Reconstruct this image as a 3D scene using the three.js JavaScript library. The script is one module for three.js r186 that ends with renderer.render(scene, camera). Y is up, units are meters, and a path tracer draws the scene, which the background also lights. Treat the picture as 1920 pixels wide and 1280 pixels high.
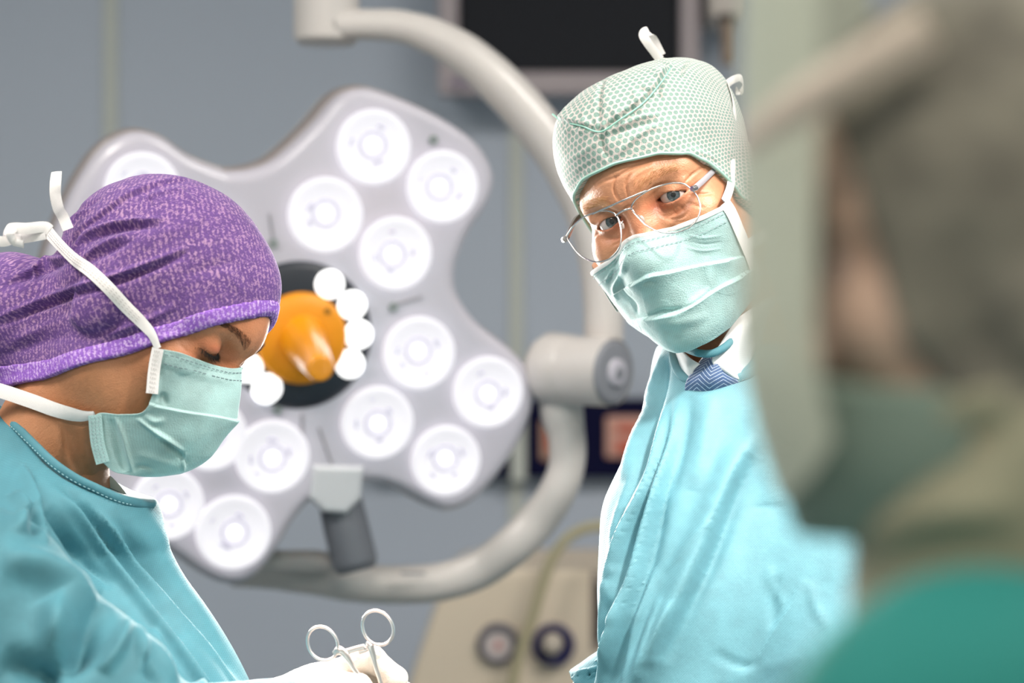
import * as THREE from 'three';
import { mergeGeometries, mergeVertices, toCreasedNormals } from 'three/addons/utils/BufferGeometryUtils.js';
import { RoundedBoxGeometry } from 'three/addons/geometries/RoundedBoxGeometry.js';
import { RectAreaLightUniformsLib } from 'three/addons/lights/RectAreaLightUniformsLib.js';

// ---------------------------------------------------------------- camera, exposure, large lights
const scene = new THREE.Scene();
const F = 4533, EYE = 1.5;                                   // focal length in pixels of a 1920 x 1280 frame; height of the lens
const camera = new THREE.PerspectiveCamera(2 * Math.atan(640 / F) * 180 / Math.PI, 1.5, 0.1, 30);
camera.position.set(0, EYE, 0);
camera.lookAt(0, EYE, -1);
camera.focus = 2.13;
camera.userData.fStop = 2.9;
const renderer = new THREE.WebGLRenderer({ antialias: true });
renderer.toneMapping = THREE.LinearToneMapping;
renderer.toneMappingExposure = 1.0;
renderer.shadowMap.enabled = true;
RectAreaLightUniformsLib.init();
scene.background = new THREE.Color(0x000000);

const CEILING = 2.9;
const PANELS = [                                             // ceiling panels: x, z, width, depth, radiance, colour (the one near the camera has warm tubes)
  [-1.3, -1.4, 1.2, 0.6, 21, 0xfff9f2],
  [1.2, -1.7, 1.2, 0.6, 22, 0xfff9f2],
  [0.0, 0.5, 1.2, 0.6, 19, 0xfff2e0],
];
const LAMP_CANDELA = 0.4;                                   // each of the 16 big lenses of the lamp in view
const OVERHEAD = { at: [0.62, 2.42, -1.42], aim: [-0.04, 1.18, -2.08], candela: 10.5 };

// ---------------------------------------------------------------- small helpers
const V = (x, y, z) => new THREE.Vector3(x, y, z);
const P = (px, py, d) => V((px - 960) / F * d, EYE + (640 - py) / F * d, -d);       // the point at depth d that the pixel looks at
const proj = (p) => [960 - p.x / p.z * F, 640 + (p.y - EYE) / p.z * F];
const clamp = (x, a = 0, b = 1) => Math.min(b, Math.max(a, x));
const sstep = (a, b, x) => { const t = clamp((x - a) / (b - a)); return t * t * (3 - 2 * t); };
const lerp = (a, b, t) => a + (b - a) * t;
let seed = 7;
const rnd = () => { seed = (seed * 1664525 + 1013904223) >>> 0; return seed / 4294967296; };
function hash3(x, y, z) { let h = Math.imul(x, 374761393) ^ Math.imul(y, 668265263) ^ Math.imul(z, 1274126177); h = Math.imul(h ^ (h >>> 13), 1103515245); return ((h ^ (h >>> 16)) >>> 0) / 4294967296; }
function noise3(x, y, z) {
  const i = Math.floor(x), j = Math.floor(y), k = Math.floor(z), u = x - i, v = y - j, w = z - k;
  const a = u * u * (3 - 2 * u), b = v * v * (3 - 2 * v), c = w * w * (3 - 2 * w);
  let s = 0;
  for (let n = 0; n < 8; n++) { const dx = n & 1, dy = (n >> 1) & 1, dz = n >> 2; s += hash3(i + dx, j + dy, k + dz) * (dx ? a : 1 - a) * (dy ? b : 1 - b) * (dz ? c : 1 - c); }
  return s * 2 - 1;
}
const fbm = (x, y, z, o = 3) => { let s = 0, a = 1, t = 0; for (let n = 0; n < o; n++) { s += noise3(x, y, z) * a; t += a; a *= 0.5; x *= 2.03; y *= 2.03; z *= 2.03; } return s / t; };

// textures: fn(u, v) in 0..1 gives [r, g, b] in 0..1 (sRGB) or one number
function tex(w, h, fn, size, srgb = true) {
  const d = new Uint8Array(w * h * 4);
  for (let j = 0; j < h; j++) for (let i = 0; i < w; i++) {
    const c = fn(i / w, j / h), o = (j * w + i) * 4, q = typeof c === 'number';
    for (let k = 0; k < 3; k++) d[o + k] = clamp(q ? c : c[k]) * 255;
    d[o + 3] = 255;
  }
  const t = new THREE.DataTexture(d, w, h);
  t.wrapS = t.wrapT = THREE.RepeatWrapping; t.magFilter = THREE.LinearFilter; t.minFilter = THREE.LinearFilter;
  if (srgb) t.colorSpace = THREE.SRGBColorSpace;
  t.repeat.set(1 / size[0], 1 / size[1]); t.needsUpdate = true;
  return t;
}
// tileable value noise on a p x q lattice
function tile(u, v, p, q, s = 0) {
  const x = u * p, y = v * q, i = Math.floor(x), j = Math.floor(y), a = x - i, b = y - j, A = a * a * (3 - 2 * a), B = b * b * (3 - 2 * b);
  const h = (m, n) => hash3(((m % p) + p) % p, ((n % q) + q) % q, s);
  return lerp(lerp(h(i, j), h(i + 1, j), A), lerp(h(i, j + 1), h(i + 1, j + 1), A), B);
}
const tfbm = (u, v, p, q, o, s = 0) => { let r = 0, a = 1, t = 0; for (let n = 0; n < o; n++) { r += tile(u, v, p << n, q << n, s + n) * a; t += a; a *= 0.55; } return r / t; };

// things, parts
const taken = {};
const numbered = (n) => { const k = taken[n] = (taken[n] ?? -1) + 1; return k ? `${n}_${String(k).padStart(3, '0')}` : n; };
function shadows(o) { o.castShadow = o.receiveShadow = true; return o; }
function thing(name, label, category, at = V(0, 0, 0), group) {
  const o = new THREE.Group(); o.name = numbered(name); o.position.copy(at); scene.add(o);
  o.userData = { label, category }; if (group) o.userData.group = group;
  return o;
}
// geometry in world coordinates becomes a part of a thing (or a sub-part of a part, whose own place is the thing's)
function part(parent, name, geometry, material, label) {
  const g = geometry.clone(); let top = parent; while (top.parent && top.parent !== scene) top = top.parent;
  g.translate(-top.position.x, -top.position.y, -top.position.z);
  const m = shadows(new THREE.Mesh(g, material)); m.name = name; parent.add(m);
  if (label) m.userData.label = label;
  return m;
}
function struct(name, geometry, material, parent = scene) {
  const m = shadows(new THREE.Mesh(geometry, material)); m.name = name; parent.add(m);
  if (parent === scene) m.userData.kind = 'structure';
  return m;
}
const box = (w, h, d, x, y, z, r = 0.004) => new RoundedBoxGeometry(w, h, d, 2, Math.min(r, w / 2.01, h / 2.01, d / 2.01)).translate(x, y, z);
function basis(o, X, Y, Z) { return new THREE.Matrix4().makeBasis(X, Y, Z).setPosition(o); }
const std = (color, roughness = 0.6, more = {}) => new THREE.MeshStandardMaterial({ color, roughness, ...more });
const phys = (color, roughness = 0.6, more = {}) => new THREE.MeshPhysicalMaterial({ color, roughness, ...more });

// a round or oval tube through points with a radius at each: pts [Vector3, r, r2?]; closed ends
function tube(pts, seg = 60, sides = 20, flat = 1, closed = false, upHint = V(0, 0, 1)) {
  const curve = new THREE.CatmullRomCurve3(pts.map((p) => p[0]), closed, 'centripetal'), n = pts.length, pos = [], idx = [], uv = [];
  const len = curve.getLength();
  for (let i = 0; i <= seg; i++) {
    const t = i / seg, c = curve.getPoint(t), tan = curve.getTangent(t), f = t * (closed ? n : n - 1), k = Math.min(Math.floor(f), n - 1), q = f - k;
    const r = lerp(pts[k][1], pts[(k + 1) % n][1], q * q * (3 - 2 * q));
    const s = V().crossVectors(tan, upHint).normalize(), w = V().crossVectors(s, tan).normalize();
    for (let j = 0; j <= sides; j++) {
      const a = j / sides * Math.PI * 2, p = c.clone().addScaledVector(s, Math.cos(a) * r).addScaledVector(w, Math.sin(a) * r * flat);
      pos.push(p.x, p.y, p.z); uv.push(j / sides * r * 6.28, t * len);
    }
  }
  const row = sides + 1;
  for (let i = 0; i < seg; i++) for (let j = 0; j < sides; j++) { const a = i * row + j; idx.push(a, a + 1, a + row, a + 1, a + row + 1, a + row); }
  if (!closed) for (const [i, s] of [[0, 1], [seg, -1]]) {
    const c = curve.getPoint(i / seg), k = pos.length / 3; pos.push(c.x, c.y, c.z); uv.push(0, 0);
    for (let j = 0; j < sides; j++) s > 0 ? idx.push(k, i * row + j + 1, i * row + j) : idx.push(k, i * row + j, i * row + j + 1);
  }
  const g = new THREE.BufferGeometry();
  g.setAttribute('position', new THREE.Float32BufferAttribute(pos, 3)); g.setAttribute('uv', new THREE.Float32BufferAttribute(uv, 2)); g.setIndex(idx);
  g.computeVertexNormals();
  return g;
}
// a flat woven tape through points; faces[i] is the direction its flat side looks
function ribbon(points, faces, width, thick = 0.0006, seg = 40, curl = 0) {
  const c = new THREE.CatmullRomCurve3(points, false, 'centripetal'), fc = new THREE.CatmullRomCurve3(faces, false, 'centripetal'), pos = [], uv = [], idx = [], len = c.getLength(), M = 7;
  for (let i = 0; i <= seg; i++) {
    const t = i / seg, p = c.getPoint(t), tan = c.getTangent(t), f = fc.getPoint(t).normalize(), s = V().crossVectors(tan, f).normalize(), n = V().crossVectors(s, tan).normalize();
    const w = typeof width === 'function' ? width(t) : width;
    for (const side of [1, -1]) for (let j = 0; j < M; j++) {
      const a = j / (M - 1) - 0.5, q = p.clone().addScaledVector(s, a * w).addScaledVector(n, side * thick * (1 - 1.6 * a * a * 4 * 0.6) + curl * (a * a * 4) * w);
      pos.push(q.x, q.y, q.z); uv.push(a * w, t * len);
    }
  }
  const row = 2 * M;
  for (let i = 0; i < seg; i++) {
    for (let j = 0; j < M - 1; j++) { const a = i * row + j, b = a + M; idx.push(a, a + row, a + 1, a + 1, a + row, a + row + 1, b, b + 1, b + row, b + 1, b + row + 1, b + row); }
    for (const j of [0, M - 1]) { const a = i * row + j, b = a + M; idx.push(a, b, a + row, b, b + row, a + row); }
  }
  const g = new THREE.BufferGeometry();
  g.setAttribute('position', new THREE.Float32BufferAttribute(pos, 3)); g.setAttribute('uv', new THREE.Float32BufferAttribute(uv, 2)); g.setIndex(idx); g.computeVertexNormals();
  return g;
}

// ---------------------------------------------------------------- distance fields and their meshes
const smin = (a, b, k) => { const h = Math.max(k - Math.abs(a - b), 0) / k; return Math.min(a, b) - h * h * k * 0.25; };
const smax = (a, b, k) => -smin(-a, -b, k);
const sph = (x, y, z, c, r) => Math.hypot(x - c[0], y - c[1], z - c[2]) - r;
function ell(x, y, z, c, r) {
  const a = (x - c[0]) / r[0], b = (y - c[1]) / r[1], d = (z - c[2]) / r[2], k0 = Math.hypot(a, b, d), k1 = Math.hypot(a / r[0], b / r[1], d / r[2]);
  return k1 < 1e-9 ? -Math.min(...r) : k0 * (k0 - 1) / k1;
}
function cone(x, y, z, a, b, ra, rb) {                        // tapered capsule
  const dx = b[0] - a[0], dy = b[1] - a[1], dz = b[2] - a[2], ex = x - a[0], ey = y - a[1], ez = z - a[2];
  const t = clamp((ex * dx + ey * dy + ez * dz) / (dx * dx + dy * dy + dz * dz));
  return Math.hypot(ex - dx * t, ey - dy * t, ez - dz * t) - lerp(ra, rb, t);
}
const A3 = (v) => [v.x, v.y, v.z];
// naive surface nets over a box; f is about a distance, so far blocks are skipped
function net(f, lo, hi, c) {
  const B = 6, n = [0, 1, 2].map((k) => Math.ceil((hi[k] - lo[k]) / c / B) * B + 1), [nx, ny, nz] = n, val = new Float32Array(nx * ny * nz);
  const at = (i, j, k) => (k * ny + j) * nx + i;
  const done = new Uint8Array(nx * ny * nz), reach = c * B * 0.5 * 1.7321 * 1.5 + c;
  for (let K = 0; K < nz - 1; K += B) for (let J = 0; J < ny - 1; J += B) for (let I = 0; I < nx - 1; I += B) {
    const m = f(lo[0] + (I + B / 2) * c, lo[1] + (J + B / 2) * c, lo[2] + (K + B / 2) * c), far = Math.abs(m) > reach;
    for (let k = K; k <= K + B; k++) for (let j = J; j <= J + B; j++) for (let i = I; i <= I + B; i++) {
      const q = at(i, j, k);
      if (done[q] === 2) continue;
      if (far) { if (!done[q]) { val[q] = m; done[q] = 1; } } else { val[q] = f(lo[0] + i * c, lo[1] + j * c, lo[2] + k * c); done[q] = 2; }
    }
  }
  const pos = [], idx = [], vid = new Int32Array(nx * ny * nz).fill(-1);
  for (let k = 0; k < nz - 1; k++) for (let j = 0; j < ny - 1; j++) for (let i = 0; i < nx - 1; i++) {
    let mask = 0; const g = [];
    for (let m = 0; m < 8; m++) { const v = val[at(i + (m & 1), j + ((m >> 1) & 1), k + (m >> 2))]; g.push(v); if (v < 0) mask |= 1 << m; }
    if (mask === 0 || mask === 255) continue;
    let sx = 0, sy = 0, sz = 0, cnt = 0;
    for (let a = 0; a < 8; a++) for (const bit of [1, 2, 4]) {
      const b = a | bit; if (a & bit || ((mask >> a) & 1) === ((mask >> b) & 1)) continue;
      const t = g[a] / (g[a] - g[b]);
      sx += (a & 1) + (bit === 1 ? t : 0); sy += ((a >> 1) & 1) + (bit === 2 ? t : 0); sz += (a >> 2) + (bit === 4 ? t : 0); cnt++;
    }
    vid[at(i, j, k)] = pos.length / 3;
    pos.push(lo[0] + (i + sx / cnt) * c, lo[1] + (j + sy / cnt) * c, lo[2] + (k + sz / cnt) * c);
  }
  const quad = (a, b, c2, d, flip) => { if (a < 0 || b < 0 || c2 < 0 || d < 0) return; flip ? idx.push(a, c2, b, a, d, c2) : idx.push(a, b, c2, a, c2, d); };
  for (let k = 1; k < nz - 1; k++) for (let j = 1; j < ny - 1; j++) for (let i = 1; i < nx - 1; i++) {
    const s = val[at(i, j, k)] < 0;
    if (s !== val[at(i + 1, j, k)] < 0) quad(vid[at(i, j - 1, k - 1)], vid[at(i, j, k - 1)], vid[at(i, j, k)], vid[at(i, j - 1, k)], !s);
    if (s !== val[at(i, j + 1, k)] < 0) quad(vid[at(i - 1, j, k - 1)], vid[at(i - 1, j, k)], vid[at(i, j, k)], vid[at(i, j, k - 1)], !s);
    if (s !== val[at(i, j, k + 1)] < 0) quad(vid[at(i - 1, j - 1, k)], vid[at(i, j - 1, k)], vid[at(i, j, k)], vid[at(i - 1, j, k)], !s);
  }
  const geo = new THREE.BufferGeometry();
  geo.setAttribute('position', new THREE.Float32BufferAttribute(pos, 3)); geo.setIndex(idx);
  geo.computeVertexNormals();
  return geo;
}
// move every vertex along its normal by fn(position, normal), in metres
function displace(geo, fn) {
  const p = geo.attributes.position, n = geo.attributes.normal, a = V(), b = V();
  for (let i = 0; i < p.count; i++) {
    a.fromBufferAttribute(p, i); b.fromBufferAttribute(n, i);
    const d = fn(a, b); if (d) p.setXYZ(i, a.x + b.x * d, a.y + b.y * d, a.z + b.z * d);
  }
  geo.computeVertexNormals();
  return geo;
}
function uvBy(geo, fn) {
  const p = geo.attributes.position, n = geo.attributes.normal, a = V(), b = V(), uv = [];
  for (let i = 0; i < p.count; i++) uv.push(...fn(a.fromBufferAttribute(p, i), b.fromBufferAttribute(n, i)));
  geo.setAttribute('uv', new THREE.Float32BufferAttribute(uv, 2));
  return geo;
}
function colorBy(geo, fn) {
  const p = geo.attributes.position, n = geo.attributes.normal, a = V(), b = V(), c = [];
  for (let i = 0; i < p.count; i++) c.push(...fn(a.fromBufferAttribute(p, i), b.fromBufferAttribute(n, i)));
  geo.setAttribute('color', new THREE.Float32BufferAttribute(c, 3));
  return geo;
}
const flatUV = (a) => [a.x, a.y];
// cloth folds as lines on the cloth, [x, y] of the picture plane at the cloth's depth: 'ridge', 'step' (an edge that falls away to the left of the line's direction) or 'valley'
function folds(list) {
  const L = list.map(({ pts: given, w, a, kind = 'ridge', tail = 4, ends = 1 }) => {
    const pts = given.length < 3 ? given : new THREE.CatmullRomCurve3(given.map(([x, y]) => V(x, y, 0)), false, 'centripetal').getPoints((given.length - 1) * 4).map((p) => [p.x, p.y]);
    const acc = [0]; for (let i = 1; i < pts.length; i++) acc.push(acc[i - 1] + Math.hypot(pts[i][0] - pts[i - 1][0], pts[i][1] - pts[i - 1][1]));
    const xs = pts.map((p) => p[0]), ys = pts.map((p) => p[1]), m = w * (kind === 'step' ? tail * 3 : 3);
    return { pts, w, a, kind, tail, ends, acc, len: acc.at(-1), bb: [Math.min(...xs) - m, Math.max(...xs) + m, Math.min(...ys) - m, Math.max(...ys) + m] };
  });
  return (x, y) => {
    let s = 0;
    for (const f of L) {
      if (x < f.bb[0] || x > f.bb[1] || y < f.bb[2] || y > f.bb[3]) continue;
      let best = 1e9, bt = 0, side = 1;
      for (let i = 0; i + 1 < f.pts.length; i++) {
        const [ax, ay] = f.pts[i], dx = f.pts[i + 1][0] - ax, dy = f.pts[i + 1][1] - ay, l2 = dx * dx + dy * dy, t = clamp(((x - ax) * dx + (y - ay) * dy) / l2);
        const d = Math.hypot(x - ax - dx * t, y - ay - dy * t);
        if (d < best) { best = d; bt = (f.acc[i] + t * Math.sqrt(l2)) / f.len; side = (x - ax) * dy - (y - ay) * dx > 0 ? 1 : -1; }
      }
      const e = f.ends === 2 ? sstep(0, 0.25, bt) : f.ends ? Math.pow(Math.max(0, Math.sin(Math.PI * clamp(bt, 0.001, 0.999))), 0.6) : 1, d = best / f.w;
      if (f.kind === 'step') { const q = side * d; s += f.a * e * (q > 0 ? sstep(0, 1, q) * Math.exp(-q / f.tail) * 1.15 : 0); }
      else s += (f.kind === 'valley' ? -1 : 1) * f.a * e * Math.exp(-d * d);
    }
    return s;
  };
}
// a smooth sheet through a net of points (rows of Vector3), with uv in metres
function sheet(rows, nu, nv, uvScale = [1, 1]) {
  const cr = (a, b, c, d, t) => 0.5 * ((2 * b) + (c - a) * t + (2 * a - 5 * b + 4 * c - d) * t * t + (3 * b - a - 3 * c + d) * t * t * t);
  const pick = (arr, f) => { const n = arr.length - 1, k = Math.min(Math.floor(f * n), n - 1), t = f * n - k, g = (i) => arr[clamp(i, 0, n)];
    const a = k > 0 ? g(k - 1) : g(0).clone().multiplyScalar(2).sub(g(1)), d = k + 2 <= n ? g(k + 2) : g(n).clone().multiplyScalar(2).sub(g(n - 1));
    return V(cr(a.x, g(k).x, g(k + 1).x, d.x, t), cr(a.y, g(k).y, g(k + 1).y, d.y, t), cr(a.z, g(k).z, g(k + 1).z, d.z, t)); };
  const pos = [], uv = [], idx = [];
  for (let j = 0; j <= nv; j++) {
    for (let i = 0; i <= nu; i++) { const p = pick(rows.map((r) => pick(r, i / nu)), j / nv); pos.push(p.x, p.y, p.z); uv.push(i / nu * uvScale[0], (1 - j / nv) * uvScale[1]); }
  }
  const row = nu + 1;
  for (let j = 0; j < nv; j++) for (let i = 0; i < nu; i++) { const a = j * row + i; idx.push(a, a + row, a + 1, a + 1, a + row, a + row + 1); }
  const g = new THREE.BufferGeometry();
  g.setAttribute('position', new THREE.Float32BufferAttribute(pos, 3)); g.setAttribute('uv', new THREE.Float32BufferAttribute(uv, 2)); g.setIndex(idx); g.computeVertexNormals();
  return g;
}
// gives a sheet a back, t metres behind, and joins the rims (grid of nu x nv as sheet() makes it)
function thicken(g, nu, nv, t) {
  const p = g.attributes.position, n = g.attributes.normal, u = g.attributes.uv, N = p.count, pos = [...p.array], uv = [...u.array, ...u.array], idx = [...g.index.array];
  for (let i = 0; i < N; i++) pos.push(p.getX(i) - n.getX(i) * t, p.getY(i) - n.getY(i) * t, p.getZ(i) - n.getZ(i) * t);
  for (let i = 0, m = idx.length; i < m; i += 3) idx.push(N + idx[i], N + idx[i + 2], N + idx[i + 1]);
  const row = nu + 1, rim = [];
  for (let i = 0; i < nu; i++) rim.push([i + 1, i], [nv * row + i, nv * row + i + 1]);
  for (let j = 0; j < nv; j++) rim.push([j * row, (j + 1) * row], [(j + 1) * row + nu, j * row + nu]);
  for (const [a, b] of rim) idx.push(a, a + N, b, b, a + N, b + N);
  const o = new THREE.BufferGeometry();
  o.setAttribute('position', new THREE.Float32BufferAttribute(pos, 3)); o.setAttribute('uv', new THREE.Float32BufferAttribute(uv, 2)); o.setIndex(idx); o.computeVertexNormals();
  return o;
}
// fine hairs: [root, tip, radius] each a three-sided spike bent at its middle by 'bend'
function hairs(list) {
  const pos = [], idx = [];
  for (const [a, b, r, bend = V(0, 0, 0)] of list) {
    const k = pos.length / 3, d = b.clone().sub(a), s = V().crossVectors(d, V(0.3, 0.5, 0.8)).normalize(), w = V().crossVectors(d, s).normalize(), m = a.clone().lerp(b, 0.5).add(bend);
    for (const [c, q] of [[a, r], [m, r * 0.75]]) for (let j = 0; j < 3; j++) { const t = j * 2.0944, p = c.clone().addScaledVector(s, Math.cos(t) * q).addScaledVector(w, Math.sin(t) * q); pos.push(p.x, p.y, p.z); }
    pos.push(b.x, b.y, b.z);
    for (let j = 0; j < 3; j++) { const e = (j + 1) % 3; idx.push(k + j, k + e, k + 3 + j, k + e, k + 3 + e, k + 3 + j, k + 3 + j, k + 3 + e, k + 6); }
  }
  const g = new THREE.BufferGeometry(); g.setAttribute('position', new THREE.Float32BufferAttribute(pos, 3)); g.setIndex(idx); g.computeVertexNormals(); return g;
}
// a head's own axes: x to its left, y up, z the way it faces, origin midway between the eyes
class Frame {
  constructor(origin, roll, yaw, pitch) {
    const r = THREE.MathUtils.degToRad, m = new THREE.Matrix4().makeRotationZ(r(roll)).multiply(new THREE.Matrix4().makeRotationY(r(yaw))).multiply(new THREE.Matrix4().makeRotationX(r(pitch)));
    this.m = m.setPosition(origin); this.inv = m.clone().invert(); this.e = this.inv.elements;
    this.X = V(); this.Y = V(); this.Z = V(); m.extractBasis(this.X, this.Y, this.Z);
  }
  w(x, y, z) { return V(x, y, z).applyMatrix4(this.m); }
  l(p) { return p.clone().applyMatrix4(this.inv); }
  field(f) { const e = this.e; return (x, y, z) => f(e[0] * x + e[4] * y + e[8] * z + e[12], e[1] * x + e[5] * y + e[9] * z + e[13], e[2] * x + e[6] * y + e[10] * z + e[14]); }
  on(px, py, axis, value) {                                   // where the line of sight through a point of the picture meets this head's plane axis = value
    const o = this.l(V(0, EYE, 0)), d = this.l(P(px, py, 1)).sub(o), k = 'xyz'[axis], t = (value - o[k]) / d[k];
    return o.addScaledVector(d, t).applyMatrix4(this.m);
  }
}
// how far along the line of sight a field is met (or comes nearest)
function castDepth(px, py, f, from = 1.5, to = 3) {
  const d1 = P(px, py, 1), k = Math.hypot(d1.x, d1.y - EYE, 1); let d = from, best = 1e9, at = from;
  for (let i = 0; i < 400 && d < to; i++) { const v = f(d1.x * d, EYE + (d1.y - EYE) * d, -d); if (v < best) { best = v; at = d; } if (v < 0.0003) return d; d += Math.max(v / k * 0.8, 0.0004); }
  return at;
}
const cast = (px, py, f, off = 0, from, to) => P(px, py, castDepth(px, py, f, from, to) - off);
const grad = (f, p, e = 0.001) => V(f(p.x + e, p.y, p.z) - f(p.x - e, p.y, p.z), f(p.x, p.y + e, p.z) - f(p.x, p.y - e, p.z), f(p.x, p.y, p.z + e) - f(p.x, p.y, p.z - e)).normalize();

// ---------------------------------------------------------------- materials shared by many things
const plaster = tex(256, 256, (u, v) => 0.5 + 0.5 * (tfbm(u, v, 16, 16, 3, 5) - 0.5), [0.4, 0.4], false);
const weaveBump = tex(256, 256, (u, v) => { const a = (Math.floor(u * 64) + Math.floor(v * 64)) % 2, x = (u * 64) % 1 - 0.5, y = (v * 64) % 1 - 0.5; return 0.35 + 0.5 * (a ? 0.5 + 0.5 * Math.cos(x * 6.28) : 0.5 + 0.5 * Math.cos(y * 6.28)) + 0.15 * tile(u, v, 32, 32, 3); }, [0.06, 0.06], false);
const fineBump = tex(256, 256, (u, v) => tfbm(u, v, 48, 48, 2, 9), [0.03, 0.03], false);
const clothTone = (r, g, b, s) => tex(256, 256, (u, v) => { const n = 0.93 + 0.14 * (tfbm(u, v, 6, 6, 3, s) - 0.5), x = Math.floor(u * 80), y = Math.floor(v * 80), k = (x + y) % 2 ? 1.025 : 0.965; return [r * n * k, g * n * k, b * n * k]; }, [0.09, 0.09]);
const M = {
  wall: std(0xbbc4d2, 0.55, { bumpMap: plaster, bumpScale: 0.0003 }),
  strip: std(0xc9cdc6, 0.5),
  white: phys(0xc9c4c0, 0.32, { clearcoat: 0.3, clearcoatRoughness: 0.2 }),
  lampShell: phys(0xbdbac4, 0.28, { clearcoat: 0.4, clearcoatRoughness: 0.15 }),
  lampRim: phys(0x8d827e, 0.35, { clearcoat: 0.3 }),
  grey: std(0x85878e, 0.5),
  darkGrey: std(0x60646b, 0.45),
  black: std(0x20262f, 0.45),
  orange: std(0xe69200, 0.5),
  grip: phys(0xe69200, 0.35, { clearcoat: 0.7, clearcoatRoughness: 0.12 }),
  steel: std(0xd8d8da, 0.22, { metalness: 1 }),
  screen: phys(0x171a22, 0.5, { specularIntensity: 0.4 }),
  bezel: std(0xb5a9ac, 0.5),
  navy: phys(0x04052f, 0.6, { specularIntensity: 0.25 }),
  beige: std(0xe8d8c2, 0.5),
  tape: std(0xf2eeec, 0.85, { bumpMap: weaveBump, bumpScale: 0.0004 }),
};
// ---------------------------------------------------------------- the room
{
  const W = 3.2, D = 4.35, T = 0.15, B = 1.8;
  struct('floor', new THREE.BoxGeometry(2 * W + 2 * T, T, D + B + 2 * T).translate(0, -T / 2, (B - D) / 2), std(0x8b9498, 0.35, { bumpMap: plaster, bumpScale: 0.0004 }));
  struct('ceiling', new THREE.BoxGeometry(2 * W + 2 * T, T, D + B + 2 * T).translate(0, CEILING + T / 2, (B - D) / 2), std(0xe6e8e8, 0.8));
  const side = std(0xb9c2c6, 0.6, { bumpMap: plaster, bumpScale: 0.0003 });
  struct('wall_left', new THREE.BoxGeometry(T, CEILING, D + B).translate(-W - T / 2, CEILING / 2, (B - D) / 2), side);
  struct('wall_right', new THREE.BoxGeometry(T, CEILING, D + B).translate(W + T / 2, CEILING / 2, (B - D) / 2), side);
  struct('wall_front', new THREE.BoxGeometry(2 * W + 2 * T, CEILING, T).translate(0, CEILING / 2, B + T / 2), side);
  const back = struct('wall_back', new THREE.BoxGeometry(2 * W + 2 * T, CEILING, T).translate(0, CEILING / 2, -D - T / 2), M.strip);
  // panels with cover strips over their joints
  const x0 = (210 - 960) / F * D, step = (758) / F * D, z = -D;
  for (let k = -3; k <= 4; k++) {
    const a = Math.max(x0 + k * step, -W), b = Math.min(x0 + (k + 1) * step, W);
    if (b - a < 0.05) continue;
    struct('wall_panel', box(b - a - 0.006, CEILING - 0.01, 0.012, (a + b) / 2, CEILING / 2, z + 0.006, 0.002), M.wall, back);
    if (a > -W) struct('joint_strip', box(0.0265, CEILING - 0.01, 0.008, a, CEILING / 2, z + 0.016, 0.003), M.strip, back);
  }
}
// ceiling light panels
for (const [k, [x, z, w, d, L, tint]] of PANELS.entries()) {
  const t = thing('ceiling_light', ['white framed ceiling light panel over the purple capped person', 'white framed ceiling light panel above the wall screen', 'white framed ceiling light panel near the camera'][k], 'ceiling light', V(x, CEILING, z), 'ceiling light panels');
  const f = [[w + 0.06, 0.03, 0, d / 2 + 0.015], [w + 0.06, 0.03, 0, -d / 2 - 0.015], [0.03, d, w / 2 + 0.015, 0], [0.03, d, -w / 2 - 0.015, 0]].map(([a, b, u, v]) => new THREE.BoxGeometry(a, 0.03, b).translate(x + u, CEILING - 0.015, z + v));
  part(t, 'frame', mergeGeometries(f), M.white);
  part(t, 'diffuser', new THREE.BoxGeometry(w, 0.01, d).translate(x, CEILING - 0.008, z), std(0xffffff, 0.6, { emissive: tint, emissiveIntensity: 1.2 }));
  const l = new THREE.RectAreaLight(tint, L, w, d); l.position.set(x, CEILING - 0.016, z); l.rotation.x = -Math.PI / 2; scene.add(l);
}

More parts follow.
